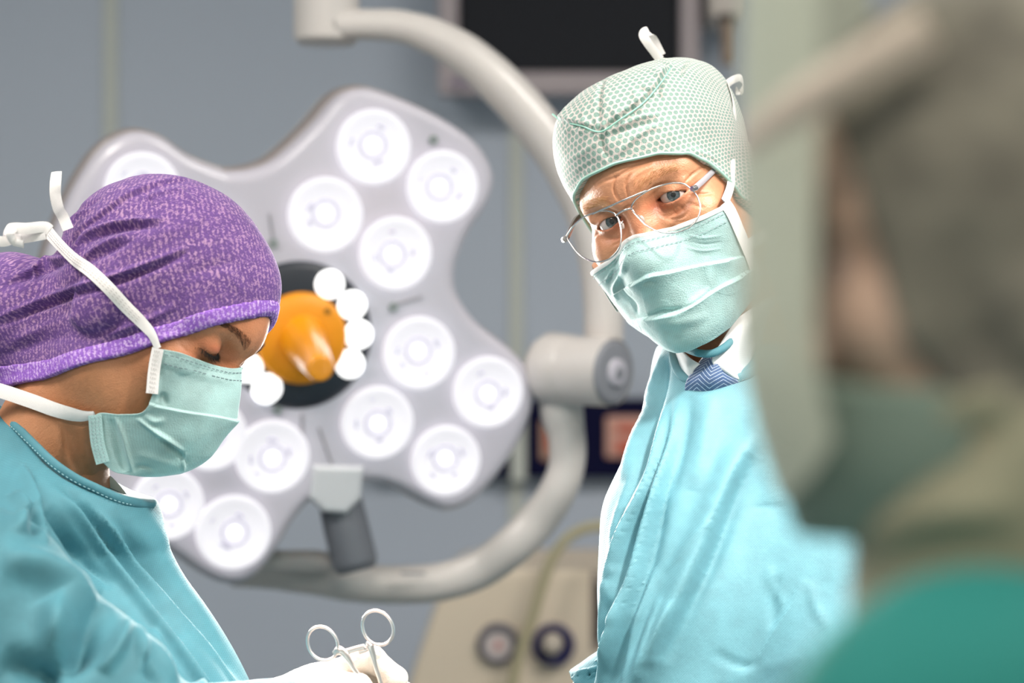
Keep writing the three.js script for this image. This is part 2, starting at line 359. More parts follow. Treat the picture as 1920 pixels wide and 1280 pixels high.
// ---------------------------------------------------------------- the surgical light in view
const tri = (n) => Array.from({ length: n }, (_, k) => k);
function lightBeam(at, aim, candela, angle, penumbra, radius, color = 0xfff8f0) {
  const s = new THREE.SpotLight(color, candela, 0, angle, penumbra, 2); s.position.copy(at); s.target.position.copy(aim); s.castShadow = true; s.shadow.radius = radius / 0.02; s.shadow.mapSize.set(1024, 1024);
  scene.add(s, s.target); return s;
}
{
  const C = P(557, 634, 2.8), n = V(0.285, -0.12, 0.95).normalize(), u = V(0, 1, 0).cross(n).normalize(), v = V().crossVectors(n, u);
  const t = thing('surgical_light', 'white four-lobed operating lamp with round glowing lenses and an orange centre handle', 'operating lamp', V(P(612, 40, 2.95).x, CEILING, -2.95));
  const onPlane = (px, py, lift = 0) => { const d = P(px, py, 1).sub(V(0, EYE, 0)), o = V(0, EYE, 0), c = C.clone().addScaledVector(n, lift), k = c.sub(o).dot(n) / d.dot(n), q = o.addScaledVector(d, k).sub(C); return [q.dot(u), q.dot(v)]; };
  const place = (g, x, y, lift = 0) => g.applyMatrix4(basis(C.clone().addScaledVector(u, x).addScaledVector(v, y).addScaledVector(n, lift), u, v, n));      // a shape drawn in x, y with z towards the light's front
  // outline of the head: seen part from the photo, the hidden left lobe a quarter turn of its neighbour
  const seen = [[428, 322], [470, 319], [520, 299], [585, 240], [632, 186], [664, 169], [700, 167], [760, 188], [830, 221], [890, 262], [920, 302], [930, 342], [917, 386], [884, 436], [861, 490], [857, 535], [873, 573], [905, 612], [960, 655], [992, 692], [1004, 732], [1000, 778], [972, 842], [926, 906], [885, 945], [846, 960], [812, 953], [750, 920], [700, 907], [640, 912], [588, 940], [552, 980], [520, 1035], [486, 1078], [446, 1098], [400, 1090], [345, 1054], [280, 1005]].map(([x, y]) => onPlane(x, y));
  const outline = [...seen, [-0.206, -0.196], [-0.222, -0.158], [-0.208, -0.116], ...seen.slice(0, 14).map(([x, y]) => [-y, x])];
  const shape = new THREE.Shape(); shape.setFromPoints(new THREE.SplineCurve([...outline, outline[0]].map(([x, y]) => new THREE.Vector2(x, y))).getPoints(220));
  const face = new THREE.ExtrudeGeometry(shape, { depth: 0.02, bevelEnabled: true, bevelThickness: 0.016, bevelSize: 0.014, bevelOffset: -0.014, bevelSegments: 5, curveSegments: 1 });
  const head = part(t, 'lamp_head', place(face, 0, 0, -0.036), M.lampShell);
  const rimShape = shape.clone();
  part(head, 'rim', place(new THREE.ExtrudeGeometry(rimShape, { depth: 0.028, bevelEnabled: true, bevelThickness: 0.006, bevelSize: 0.003, bevelOffset: -0.0005, bevelSegments: 3, curveSegments: 1 }), 0, 0, -0.066), M.lampRim, 'translucent greyish rim around the lamp head');
  part(head, 'back_cover', place(new THREE.ExtrudeGeometry(rimShape, { depth: 0.02, bevelEnabled: true, bevelThickness: 0.03, bevelSize: 0.03, bevelOffset: -0.032, bevelSegments: 4, curveSegments: 1 }), 0, 0, -0.1), M.white);
  // lenses: px, py, radius in pixels
  const lens = [[697, 275, 71], [826, 349, 69], [607, 402, 71], [738, 474, 70], [782, 660, 70], [911, 733, 69], [704, 790, 70], [832, 861, 68], [508, 853, 70], [435, 995, 71], [392, 812, 68], [312, 942, 68]].map(([x, y, r]) => [...onPlane(x, y), r / F * 2.79]);
  for (const [x, y, r] of lens.slice(0, 4)) lens.push([-y - 0.004, x + 0.003, r]);
  const glow = std(0x9c9ba2, 0.3, { emissive: 0xfdfbff, emissiveIntensity: 0.7 }), bulbGlow = std(0xffffff, 0.4, { emissive: 0xffffff, emissiveIntensity: 3 });
  const ringGlow = std(0x8d8b96, 0.25, { emissive: 0xf3efff, emissiveIntensity: 0.5 }), facetMat = phys(0x9a98a8, 0.15, { clearcoat: 0.6, emissive: 0xf3efff, emissiveIntensity: 0.4 });
  const bowl = (r) => new THREE.LatheGeometry([[0.001, -0.008], [r * 0.3, -0.0075], [r * 0.55, -0.005], [r * 0.78, -0.001], [r * 0.8, 0.0015], [r * 0.93, 0.0035], [r, 0.001], [r, -0.004]].map(([a, b]) => new THREE.Vector2(a, b)), 40).rotateX(Math.PI / 2).applyMatrix4(new THREE.Matrix4().makeScale(1, 1, 1));
  lens.forEach(([x, y, r], k) => {
    const l = part(t, 'lens', place(bowl(r), x, y, 0.0105), glow);
    const a = rnd() * 6;
    part(l, 'reflector_ring', place(new THREE.TorusGeometry(r * 0.34, r * 0.055, 8, 28).translate(Math.cos(a) * r * 0.06, Math.sin(a) * r * 0.06, 0), x, y, 0.0045), ringGlow);
    part(l, 'led', place(new THREE.SphereGeometry(r * 0.15, 14, 8).scale(1, 1, 0.5).translate(Math.cos(a) * r * 0.06, Math.sin(a) * r * 0.06, 0), x, y, 0.005), bulbGlow);
    for (let q = 0; q < 4; q++) {
      const b = a + 0.6 + q * 1.5 + rnd(), s = r * (0.42 + 0.3 * rnd());
      part(l, 'facet', place(new THREE.CylinderGeometry(r * 0.07, r * 0.1, r * 0.05, 5).rotateX(Math.PI / 2).scale(1.2 + rnd(), 0.7, 1).rotateZ(b + 1.5).translate(Math.cos(b) * s, Math.sin(b) * s, 0), x, y, 0.0065), facetMat);
    }
    const at = C.clone().addScaledVector(u, x).addScaledVector(v, y).addScaledVector(n, 0.02);
    lightBeam(at, C.clone().addScaledVector(n, 1.0).addScaledVector(u, x * 0.25).addScaledVector(v, y * 0.25), LAMP_CANDELA, 0.62, 0.6, r * 0.8);
  });
  // seams, screws and grip between the lobes
  const groove = std(0x9a979e, 0.5), screwMat = std(0x7f8886, 0.4);
  for (const [a, b, c, d] of [[505, 400, 512, 445], [735, 572, 790, 556], [566, 775, 566, 840], [598, 800, 622, 868]]) {
    const p = onPlane(a, b), q = onPlane(c, d), L = Math.hypot(q[0] - p[0], q[1] - p[1]);
    part(head, 'seam', place(new RoundedBoxGeometry(L, 0.0035, 0.003, 1, 0.001).rotateZ(Math.atan2(q[1] - p[1], q[0] - p[0])), (p[0] + q[0]) / 2, (p[1] + q[1]) / 2, 0.0004), groove);
  }
  for (const [a, b] of [[512, 456], [737, 575], [812, 262], [690, 762], [520, 768]]) { const p = onPlane(a, b); part(head, 'screw', place(new THREE.CylinderGeometry(0.0055, 0.0055, 0.004, 12).rotateX(Math.PI / 2), p[0], p[1], 0.001), screwMat); }
  // black centre with its ring of small lenses, orange plate and sterile grip
  const hub = [[0.001, 0.004], [0.05, 0.005], [0.078, 0.002], [0.0865, -0.004], [0.088, -0.012]].map(([a, b]) => new THREE.Vector2(a, b));
  part(t, 'centre_disc', place(new THREE.LatheGeometry(hub, 48).rotateX(Math.PI / 2), onPlane(560, 628)[0], onPlane(560, 628)[1], 0.004), M.black, 'black centre disc');
  const small = [[618, 533], [660, 572], [672, 627], [656, 682], [499, 730], [466, 690]].map(([x, y]) => onPlane(x, y, 0.008)), c0 = onPlane(560, 630, 0.008);
  small.push(...small.slice(0, 2).map(([x, y]) => [2 * c0[0] - x, 2 * c0[1] - y]));
  for (const [x, y] of small) part(t, 'small_lens', place(new THREE.SphereGeometry(0.0183, 20, 10, 0, 6.2832, 0, 1.2).rotateX(Math.PI / 2).scale(1, 1, 0.35), x, y, 0.006), std(0xffffff, 0.3, { emissive: 0xffffff, emissiveIntensity: 1.6 }));
  const grip0 = onPlane(565, 634, 0.01);
  const plate = part(t, 'handle_plate', place(new THREE.LatheGeometry([[0.001, 0.012], [0.026, 0.012], [0.04, 0.0095], [0.05, 0.006], [0.0535, 0.001], [0.0535, -0.006]].map(([a, b]) => new THREE.Vector2(a, b)), 48).rotateX(Math.PI / 2), grip0[0], grip0[1], 0.01), M.orange, 'orange round plate');
  for (const [x, y] of [[614, 583], [492, 622]]) { const p = onPlane(x, y, 0.02); part(plate, 'screw', place(new THREE.CylinderGeometry(0.004, 0.004, 0.004, 12).rotateX(Math.PI / 2), p[0], p[1], 0.019), std(0x9a6b10, 0.5)); }
  const base = C.clone().addScaledVector(u, grip0[0]).addScaledVector(v, grip0[1]).addScaledVector(n, 0.015), tip = P(601, 692, 2.8 - 0.135);
  const along = tip.clone().sub(base), gl = along.length(), dir = along.clone().normalize(), gx = V(0, 1, 0).cross(dir).normalize(), gy = V().crossVectors(dir, gx);
  const gp = [[0.031, 0], [0.0265, 0.006], [0.025, 0.02], [0.0225, 0.055], [0.0195, 0.09], [0.0165, gl - 0.01], [0.0145, gl - 0.001], [0.012, gl], [0.0005, gl]].map(([a, b]) => new THREE.Vector2(a, b));
  part(t, 'handle', new THREE.LatheGeometry(gp, 36).rotateX(Math.PI / 2).applyMatrix4(basis(base, gx, gy, dir)), M.grip, 'orange sterile handle');

  // hanging column, curved arm, joint, yoke, and the swivel that carries the head
  const colX = P(612, 40, 2.95), cz = -2.95;
  part(t, 'column', new THREE.LatheGeometry([[0.0005, P(612, 86, 2.95).y], [0.034, P(612, 84, 2.95).y], [0.0405, P(612, 70, 2.95).y], [0.0405, 2.35], [0.03, 2.38], [0.03, CEILING]].map(([a, b]) => new THREE.Vector2(a, b)), 40).translate(colX.x, 0, cz), M.white);
  part(t, 'ceiling_mount', new THREE.LatheGeometry([[0.03, CEILING - 0.06], [0.09, CEILING - 0.05], [0.11, CEILING]].map(([a, b]) => new THREE.Vector2(a, b)), 32).translate(colX.x, 0, cz), M.white);
  const px = (d) => ([x, y, r]) => [P(x, y, d), r / F * d];
  part(t, 'arm', tube([[628, 47, 30], [690, 46, 29], [752, 50, 31], [815, 70, 35], [880, 108, 39], [945, 166, 42], [1010, 240, 43], [1062, 320, 41], [1100, 405, 39], [1122, 490, 38], [1131, 570, 38], [1132, 650, 38]].map(px(2.93)), 90, 24), M.white);
  const j0 = P(1010, 690, 2.93), j1 = P(1150, 698, 2.86), jd = j1.clone().sub(j0), jl = jd.length(), jz = jd.clone().normalize(), jx = V(0, 1, 0).cross(jz).normalize(), jy = V().crossVectors(jz, jx), r0 = 64 / F * 2.93;
  const jm = basis(j0, jx, jy, jz);
  const joint = part(t, 'joint', new THREE.LatheGeometry([[0.0005, -0.004], [r0 * 0.55, -0.002], [r0 * 0.9, 0.006], [r0 * 1.08, 0.02], [r0 * 1.02, 0.05], [r0 * 0.985, 0.0515], [r0 * 0.985, 0.0535], [r0 * 1.0, 0.055], [r0 * 0.99, jl - 0.008], [r0 * 0.97, jl]].map(([a, b]) => new THREE.Vector2(a, b)), 40).rotateX(Math.PI / 2).applyMatrix4(jm), M.white);
  part(joint, 'end_cap', new THREE.LatheGeometry([[0.0005, jl + 0.004], [r0 * 0.8, jl + 0.004], [r0 * 0.93, jl], [r0 * 0.95, jl - 0.006]].map(([a, b]) => new THREE.Vector2(a, b)), 40).rotateX(Math.PI / 2).applyMatrix4(jm), M.grey, 'grey end cap');
  part(joint, 'hub_disc', new THREE.LatheGeometry([[0.0005, jl + 0.009], [r0 * 0.38, jl + 0.0085], [r0 * 0.42, jl + 0.003]].map(([a, b]) => new THREE.Vector2(a, b)), 32).rotateX(Math.PI / 2).applyMatrix4(jm), M.lampShell);
  part(joint, 'hub_screw', new THREE.CylinderGeometry(0.007, 0.007, 0.004, 6).rotateX(Math.PI / 2).translate(0, 0, jl + 0.009).applyMatrix4(jm), M.grey);
  part(t, 'yoke', tube([[1048, 715, 42, 2.92], [1053, 770, 41, 2.92], [1063, 820, 35, 2.92], [1063, 870, 34, 2.92], [1046, 920, 35, 2.92], [1008, 975, 37, 2.93], [958, 1025, 37, 2.93], [900, 1066, 37, 2.94], [830, 1090, 36, 2.94], [740, 1096, 36, 2.94], [660, 1092, 36, 2.94], [580, 1082, 32, 2.95], [510, 1075, 30, 2.98], [440, 1070, 30, 3.02]].map(([x, y, r, d]) => [P(x, y, d), r / F * d]), 110, 24, 0.8), M.white);
  part(t, 'yoke_cover', tube([[650, 1055, 12], [590, 1052, 21], [530, 1051, 20], [470, 1050, 18]].map(px(2.9)), 30, 16, 0.8), M.white);
  part(t, 'yoke_marking', new RoundedBoxGeometry(0.03, 0.003, 0.003, 1, 0.001).translate(...A3(P(775, 1074, 2.908))), M.grey, 'small grey printed marking');
  part(t, 'swivel', tube([[631, 905, 38], [637, 935, 41], [652, 1000, 43], [665, 1052, 43], [669, 1068, 37]].map(px(2.87)), 30, 28), M.darkGrey, 'dark grey swivel tube');
  const kn = new THREE.Shape(); [[-0.024, 0.02], [-0.026, -0.01], [-0.012, -0.024], [0.01, -0.026], [0.024, -0.012], [0.026, 0.018]].forEach(([x, y], k) => k ? kn.lineTo(x, y) : kn.moveTo(x, y));
  const kp = onPlane(630, 912); part(t, 'knuckle', place(new THREE.ExtrudeGeometry(kn, { depth: 0.05, bevelEnabled: true, bevelThickness: 0.006, bevelSize: 0.006, bevelSegments: 4 }), kp[0], kp[1], -0.05), std(0xc3c6ca, 0.4));
}
// ---------------------------------------------------------------- the overhead operating lamp outside the picture that lights the site
{
  const at = V(...OVERHEAD.at), aim = V(...OVERHEAD.aim), d = aim.clone().sub(at).normalize(), x = V(0, 0, 1).cross(d).normalize(), y = V().crossVectors(d, x), m = basis(at, x, y, d);
  const t = thing('surgical_light', 'round white operating lamp overhead aimed down at the gloved hand', 'operating lamp', V(at.x, CEILING, at.z));
  part(t, 'lamp_head', new THREE.LatheGeometry([[0.001, -0.07], [0.08, -0.065], [0.15, -0.03], [0.16, 0], [0.155, 0.004], [0.14, -0.004], [0.001, -0.006]].map(([a, b]) => new THREE.Vector2(a, b)), 40).rotateX(Math.PI / 2).applyMatrix4(m), M.white);
  part(t, 'lens', new THREE.CylinderGeometry(0.13, 0.13, 0.004, 40).rotateX(Math.PI / 2).translate(0, 0, 0.001).applyMatrix4(m), std(0xffffff, 0.4, { emissive: 0xffffff, emissiveIntensity: 2 }));
  part(t, 'arm', tube([[V(at.x, CEILING, at.z), 0.025], [V(at.x, CEILING - 0.2, at.z), 0.022], [at.clone().addScaledVector(d, -0.1), 0.022], [at.clone().addScaledVector(d, -0.06), 0.03]], 30, 16, 1, false, V(1, 0, 0)), M.white);
  lightBeam(at.clone().addScaledVector(d, 0.01), aim, OVERHEAD.candela, 0.31, 0.7, 0.07);
}
// ---------------------------------------------------------------- on the back wall and before it
{
  const Z = -4.35 + 0.012, d = 4.2;
  const a = P(822, 178, d), b = P(1312, -190, d), t = thing('wall_monitor', 'large dark wall screen in a pale grey bezel behind the curved lamp arm', 'screen', V((a.x + b.x) / 2, (a.y + b.y) / 2, Z));
  const w = b.x - a.x, h = b.y - a.y, cx = (a.x + b.x) / 2, cy = (a.y + b.y) / 2, ri = 38 / F * d, rb = 42 / F * d;
  part(t, 'housing', box(w - 0.02, h - 0.02, 0.12, cx, cy, Z + 0.06, 0.01), M.grey);
  for (const [ww, hh, x, y] of [[ri, h, a.x + ri / 2, cy], [ri, h, b.x - ri / 2, cy], [w - 2 * ri, rb, cx, a.y + rb / 2], [w - 2 * ri, rb, cx, b.y - rb / 2]]) part(t, 'bezel', box(ww, hh, 0.05, x, y, Z + 0.13, 0.006), M.bezel);
  part(t, 'screen', box(w - 2 * ri, h - 2 * rb, 0.01, cx, cy, Z + 0.128, 0.002), M.screen);
  const sw = part(t, 'bezel_control', box(0.09, 0.012, 0.006, P(890, 158, d).x, P(890, 158, d).y, Z + 0.157, 0.003), std(0x8d8298, 0.4));
  sw.userData.label = 'purple-grey control strip';
}
{
  const Z = -4.35 + 0.012, d = 4.28, a = P(690, 897, d), b = P(1560, 747, d), h = b.y - a.y, w = b.x - a.x, t = thing('supply_rail', 'dark navy wall panel with outlet sockets behind the lamp joint', 'wall panel', V((a.x + b.x) / 2, (a.y + b.y) / 2, Z));
  part(t, 'panel', box(w, h, 0.05, (a.x + b.x) / 2, (a.y + b.y) / 2, Z + 0.025, 0.006), M.navy);
  const outlet = (x0, x1, y0, y1, frame, bars, plates) => {
    const p = P((x0 + x1) / 2, (y0 + y1) / 2, d), ww = (x1 - x0) / F * d, hh = (y1 - y0) / F * d;
    const o = part(t, 'outlet', box(ww, hh, 0.012, p.x, p.y, Z + 0.055, 0.004), frame);
    for (const [bx0, bx1, by0, by1] of plates) { const q = P((bx0 + bx1) / 2, (by0 + by1) / 2, d - 0.03); part(o, 'socket', box((bx1 - bx0) / F * d, (by1 - by0) / F * d, 0.01, q.x, q.y, Z + 0.064, 0.003), bars); }
  };
  const pink = std(0xd8a595, 0.5), red = std(0xd0583c, 0.45);
  outlet(1136, 1250, 780, 858, pink, red, [[1158, 1205, 798, 811], [1158, 1205, 828, 849]]);
  outlet(1014, 1050, 788, 862, std(0xc29a86, 0.5), red, [[1026, 1042, 800, 846]]);
  part(t, 'cover_strip', box(0.0265, h + 0.01, 0.012, P(972, 820, d).x, (a.y + b.y) / 2, Z + 0.056, 0.003), M.strip);
}
{
  const d = 4.12, p = P(1368, 12, d), t = thing('wall_bracket', 'cream wall bracket with a brown rod below it beside the screen', 'bracket', V(p.x, p.y, -4.338));
  part(t, 'block', box(0.068, 0.075, 0.2, p.x + 0.001, p.y + 0.021, -4.338 + 0.1, 0.01), std(0xd9cfc6, 0.5));
  part(t, 'collar', new THREE.CylinderGeometry(0.018, 0.02, 0.01, 20).translate(P(1366, 34, d).x, P(1366, 34, d).y, -d), std(0x4d453f, 0.5), 'dark collar');
  const q0 = P(1366, 38, d), q1 = P(1366, 124, d);
  part(t, 'rod', new THREE.LatheGeometry([[0.0005, q1.y], [0.0105, q1.y + 0.002], [0.0125, q1.y + 0.01], [0.013, q0.y]].map(([a, b]) => new THREE.Vector2(a, b)), 20).translate(q0.x, 0, -d), std(0xa08a78, 0.45));
}
// beige machine with two dials
{
  const d = 3.62, t = thing('medical_machine', 'beige medical machine with two round dials behind the forceps', 'machine', V(P(1000, 1200, d).x, 0, -d));
  const pts = [[1290, 1066], [905, 1066], [862, 1073], [834, 1096], [815, 1140], [794, 1200], [764, 1290], [745, 1500], [745, 1800], [1320, 1800], [1320, 1090]].map(([x, y]) => { const p = P(x, y, d); return new THREE.Vector2(p.x, p.y); });
  const s = new THREE.Shape(pts);
  const body = part(t, 'body', new THREE.ExtrudeGeometry(s, { depth: 0.34, bevelEnabled: true, bevelThickness: 0.012, bevelSize: 0.012, bevelOffset: -0.012, bevelSegments: 4 }).translate(0, 0, -d - 0.35), M.beige);
  const yb = P(0, 1800, d).y; part(t, 'base', box(0.42, 0.1, 0.4, P(1030, 0, d).x, yb - 0.04, -d - 0.17, 0.02), M.grey);
  for (const sx of [-0.17, 0.17]) for (const sz of [-0.02, -0.32]) part(t, 'leg', new THREE.CylinderGeometry(0.02, 0.02, yb - 0.08, 14).translate(P(1030, 0, d).x + sx, (yb - 0.08) / 2, -d + sz), M.grey);
  const facing = (g, x, y, z) => g.rotateX(Math.PI / 2).translate(x, y, z);
  const lath = (a) => new THREE.LatheGeometry(a.map(([p, q]) => new THREE.Vector2(p, q)), 40);
  const k = d / F, g1 = P(934, 1206, d), z = -d + 0.002;
  const gauge = part(t, 'gauge', facing(lath([[27 * k, 0.006], [27 * k, 0.012], [31 * k, 0.015], [38 * k, 0.012], [40 * k, 0]]), g1.x, g1.y, z), std(0x6a6670, 0.4), 'grey ringed gauge with a white face');
  part(gauge, 'gauge_face', facing(lath([[0.0005, 0.007], [28 * k, 0.007]]), g1.x, g1.y, z), std(0xddd2cf, 0.4));
  part(gauge, 'needle', new RoundedBoxGeometry(0.011, 0.003, 0.002, 1, 0.001).rotateZ(0.9).translate(g1.x - 0.001, g1.y + 0.003, z + 0.009), std(0xd08a86, 0.5));
  part(gauge, 'needle_hub', facing(new THREE.CylinderGeometry(0.006, 0.006, 0.004, 16), g1.x, g1.y - 0.002, z + 0.008), std(0xd9a3a0, 0.5));
  const g2 = P(1037, 1208, d);
  const dial = part(t, 'dial', facing(lath([[0.0005, 0.006], [22 * k, 0.007], [30 * k, 0.018], [38 * k, 0.016], [41 * k, 0.004], [41 * k, 0]]), g2.x, g2.y, z), std(0x2f2f5e, 0.4), 'dark blue control dial');
  part(dial, 'knob', facing(lath([[0.0005, 0.04], [12 * k, 0.039], [17 * k, 0.034], [20 * k, 0.02], [21 * k, 0.005]]), g2.x - 0.002, g2.y + 0.004, z), std(0xcfc4b6, 0.4));
  part(dial, 'pointer', new RoundedBoxGeometry(0.004, 0.014, 0.01, 1, 0.002).translate(g2.x - 0.002, g2.y - 0.008, z + 0.038), std(0x8a8a80, 0.5));
  const sl = P(1124, 1145, d); part(t, 'slot', box(26 * k, 108 * k, 0.012, sl.x + 0.004, sl.y, z + 0.004, 0.003), std(0x2a2226, 0.5), 'dark recessed slot');
  part(t, 'slot_frame', box(48 * k, 150 * k, 0.006, sl.x + 0.006, sl.y, z + 0.001, 0.003), std(0xa3968c, 0.5));
  const h = thing('hose', 'pale yellow tube arching over the beige machine', 'tube', P(1010, 1130, 3.55));
  part(h, 'tube', tube([[1200, 1020], [1165, 993], [1128, 986], [1090, 993], [1058, 1014], [1034, 1050], [1016, 1100], [998, 1160], [978, 1215], [960, 1290], [950, 1400]].map(([x, y], i) => [P(x, y, 3.57), 10 / F * 3.57]), 70, 14), phys(0xcfc6a2, 0.3, { transmission: 0.25 }));
}
// operating table under the frame, with its drape
{
  const x = -0.13, y = 1.0, z = -1.6, t = thing('operating_table', 'operating table under a pale drape below the gloved hand', 'table', V(x, 0, z));
  part(t, 'column', box(0.18, 0.84, 0.2, x, 0.44, z, 0.03), M.grey); part(t, 'base', box(0.4, 0.06, 0.34, x, 0.03, z, 0.02), M.grey);
  part(t, 'tabletop', box(0.42, 0.06, 0.32, x, 0.88, z, 0.02), M.darkGrey);
  const n = 40, g = new THREE.BoxGeometry(0.46, 0.13, 0.36, n, 6, n), p = g.attributes.position;
  for (let i = 0; i < p.count; i++) { const a = p.getX(i), b = p.getZ(i); if (p.getY(i) > 0.05) p.setY(i, p.getY(i) + 0.05 * Math.exp(-((a / 0.15) ** 2)) + 0.008 * fbm(a * 9, 0, b * 9)); }
  g.computeVertexNormals(); part(t, 'drape', g.translate(x, y - 0.06, z), std(0xd3e6e6, 0.85));
}

// ---------------------------------------------------------------- people: fields of heads, in a head's own axes
function headField(o) {
  const E = o.eye, hu = o.lidUp, hl = o.lidLow, ew = o.eyeWidth;
  return (x, y, z) => {
    const ax = Math.abs(x);
    let d = ell(x, y, z, [0, 0.026, -0.076], o.skull);
    d = smin(d, ell(x, y, z, [0, -0.036, -0.04], o.face), 0.03);
    d = smin(d, cone(ax, y, z, [0.046, -0.07, -0.068], [0.012, -0.104, -0.012], 0.02, 0.02), 0.03);
    d = smin(d, sph(x, y, z, [0, -0.103, -0.008], 0.02), 0.02);
    d = smin(d, sph(ax, y, z, [0.045, -0.026, -0.012], o.cheek ?? 0.02), 0.02);              // cheekbones
    d = smin(d, cone(ax, y, z, [0.009, 0.016, 0.009], [0.043, 0.02, -0.008], 0.0125 * o.brow, 0.0115 * o.brow), 0.016);   // brow ridge
    d = smin(d, cone(x, y, z, [0, 0.03, 0.0], [0, 0.06, -0.012], 0.02, 0.02), 0.03);
    d = smin(d, cone(x, y, z, [0, 0.006, 0.0085], [0, -0.042, 0.027], 0.0075, 0.0115), 0.012);                            // nose
    d = smin(d, sph(ax, y, z, [0.011, -0.044, 0.018], 0.0085), 0.007);
    d = smax(d, -ell(ax, y, z, [E[0] + 0.001, E[1] - 0.001, 0.02], [0.019, 0.0132, o.socket ?? 0.0165]), 0.012);                      // sockets
    const ex = ax - E[0], ey = y - E[1], ez = z - E[2], R = Math.hypot(ex, ey, ez);
    if (R < 0.03) {                                                                // lids: a shell over the eyeball with an almond opening
      d = smin(d, R - 0.0139, 0.005);
      const t = clamp(ex / ew, -1, 1), k = 1 - t * t, slant = o.slant * ex;
      const up = E[1] * 0 + hu * k + slant, low = -hl * k + slant, cut = Math.max(ey - up, low - ey, Math.abs(ex) - ew, -ez);
      d = smax(d, -cut, 0.0012);
      if (o.puff) d = smin(d, cone(ex, ey, ez, [-0.011, 0.0095, 0.0045], [0.014, 0.0075, 0.0025], 0.004, 0.0045), 0.005);
    }
    for (const s of [0]) d = smin(d, ell(ax, y, z, [0.073 * o.earOut, -0.008, -0.088], [0.009, 0.031, 0.019]), 0.008);
    d = smin(d, cone(x, y, z, [0, -0.06, -0.095], o.neckTo, o.neck, o.neck * 1.08), 0.03);
    return d;
  };
}
const EYE_MATS = {};
function makeEye(group, frame, c, gaze, iris, r = 0.0121) {
  const at = frame.w(...c), dir = gaze.clone().sub(at).normalize(), X = V(0, 1, 0).cross(dir).normalize(), Y = V().crossVectors(dir, X);
  const g = new THREE.SphereGeometry(r, 48, 40).rotateX(Math.PI / 2);             // pole towards the gaze
  colorBy(g, (p) => {
    const a = Math.acos(clamp(p.z / r, -1, 1)), th = Math.atan2(p.y, p.x), A = 0.5;
    if (a < 0.185) return [0.004, 0.004, 0.005];
    if (a < A) { const k = (a - 0.185) / (A - 0.185), s = 0.8 + 0.35 * noise3(th * 9, a * 5, 3); return iris.map((v, i) => v * s * (k > 0.86 ? 0.25 : k < 0.3 ? (i === 0 ? 1.5 : 1.1) : 1)); }
    const n = sstep(0.4, 1, noise3(p.x * 900, p.y * 500, p.z * 900)) * 0.14; return [0.52, 0.44 - n, 0.41 - n];
  });
  const m = basis(at, X, Y, dir);
  const eye = part(group, 'eyeball', g.applyMatrix4(m), phys(0xffffff, 0.16, { vertexColors: true, clearcoat: 1, clearcoatRoughness: 0.03 }), 'grey blue eye');
  return eye;
}
// skin: base colour, with blotches; red(p) 0..1 adds blood colour
const skinBump = tex(512, 512, (u, v) => 0.55 * tfbm(u, v, 60, 60, 2, 21) + 0.45 * tfbm(u, v, 16, 16, 3, 31), [0.05, 0.05], false);
const skinMat = (rough = 0.46, bump = 0.0006) => phys(0xffffff, rough, { vertexColors: true, bumpMap: skinBump, bumpScale: bump, sheen: 0.2, sheenColor: new THREE.Color(0.9, 0.6, 0.5), sheenRoughness: 0.5 });
const skinTone = (base, spread) => (x, y, z, red = 0) => {
  const n = fbm(x * 45, y * 45, z * 45, 3), m = fbm(x * 260 + 9, y * 260, z * 260, 2), f = noise3(x * 520, y * 520, z * 520 + 4);
  const k = 1 + spread * (0.5 * n + 0.5 * m), freckle = sstep(0.62, 0.85, f) * spread * 0.6;
  return [base[0] * k * (1 - freckle * 0.25), base[1] * k * (1 - 0.14 * n * spread * 3) * (1 - 0.38 * red) * (1 - freckle * 0.45), base[2] * k * (1 - 0.16 * n * spread * 3) * (1 - 0.4 * red) * (1 - freckle * 0.5)];
};
// the rest of a body under its gown: hips, legs and shoes down to the floor, as capsules
function legs(x, z, hipY, turn = 0) {
  const c = Math.cos(turn), s = Math.sin(turn), at = (a, y, b) => [x + a * c + b * s, y, z - a * s + b * c];
  return (X, Y, Z) => {
    let d = 1e9;
    for (const k of [-1, 1]) {
      d = Math.min(d, cone(X, Y, Z, at(0.09 * k, hipY, 0), at(0.1 * k, 0.5, 0.02), 0.085, 0.06));
      d = smin(d, cone(X, Y, Z, at(0.1 * k, 0.5, 0.02), at(0.11 * k, 0.07, 0), 0.06, 0.042), 0.03);
      d = smin(d, cone(X, Y, Z, at(0.11 * k, 0.045, -0.05), at(0.115 * k, 0.04, 0.15), 0.042, 0.036), 0.03);
    }
    return d;
  };
}
// a gown: fine above the frame's lower edge, coarse below; both closed
function gownNet(f, lo, hi, fine, coarse, split) {
  return [net((x, y, z) => Math.max(f(x, y, z), split - y), [lo[0], split - 0.02, lo[2]], hi, fine), net((x, y, z) => Math.max(f(x, y, z), y - split - 0.004), lo, [hi[0], split + 0.03, hi[2]], coarse)];
}
const shell = (f, t) => (x, y, z) => Math.abs(f(x, y, z) + t / 2) - t / 2;
const gownMap = clothTone(0.445, 0.675, 0.73, 11), gownMapDeep = clothTone(0.315, 0.56, 0.615, 12), maskMap = clothTone(0.80, 0.94, 0.935, 13);
const GOWN = phys(0xffffff, 0.58, { map: gownMap, bumpMap: weaveBump, bumpScale: 0.0004, sheen: 0.3, sheenColor: new THREE.Color(0.8, 0.95, 1), sheenRoughness: 0.6, side: THREE.DoubleSide });
const GOWN2 = phys(0xffffff, 0.66, { map: gownMapDeep, bumpMap: weaveBump, bumpScale: 0.0004, sheen: 0.3, sheenColor: new THREE.Color(0.75, 0.95, 1), sheenRoughness: 0.6, side: THREE.DoubleSide });
const MASK = phys(0xffffff, 0.8, { map: maskMap, bumpMap: fineBump, bumpScale: 0.0003, transmission: 0.42, side: THREE.DoubleSide });
const thread = std(0x8e9da2, 0.8);
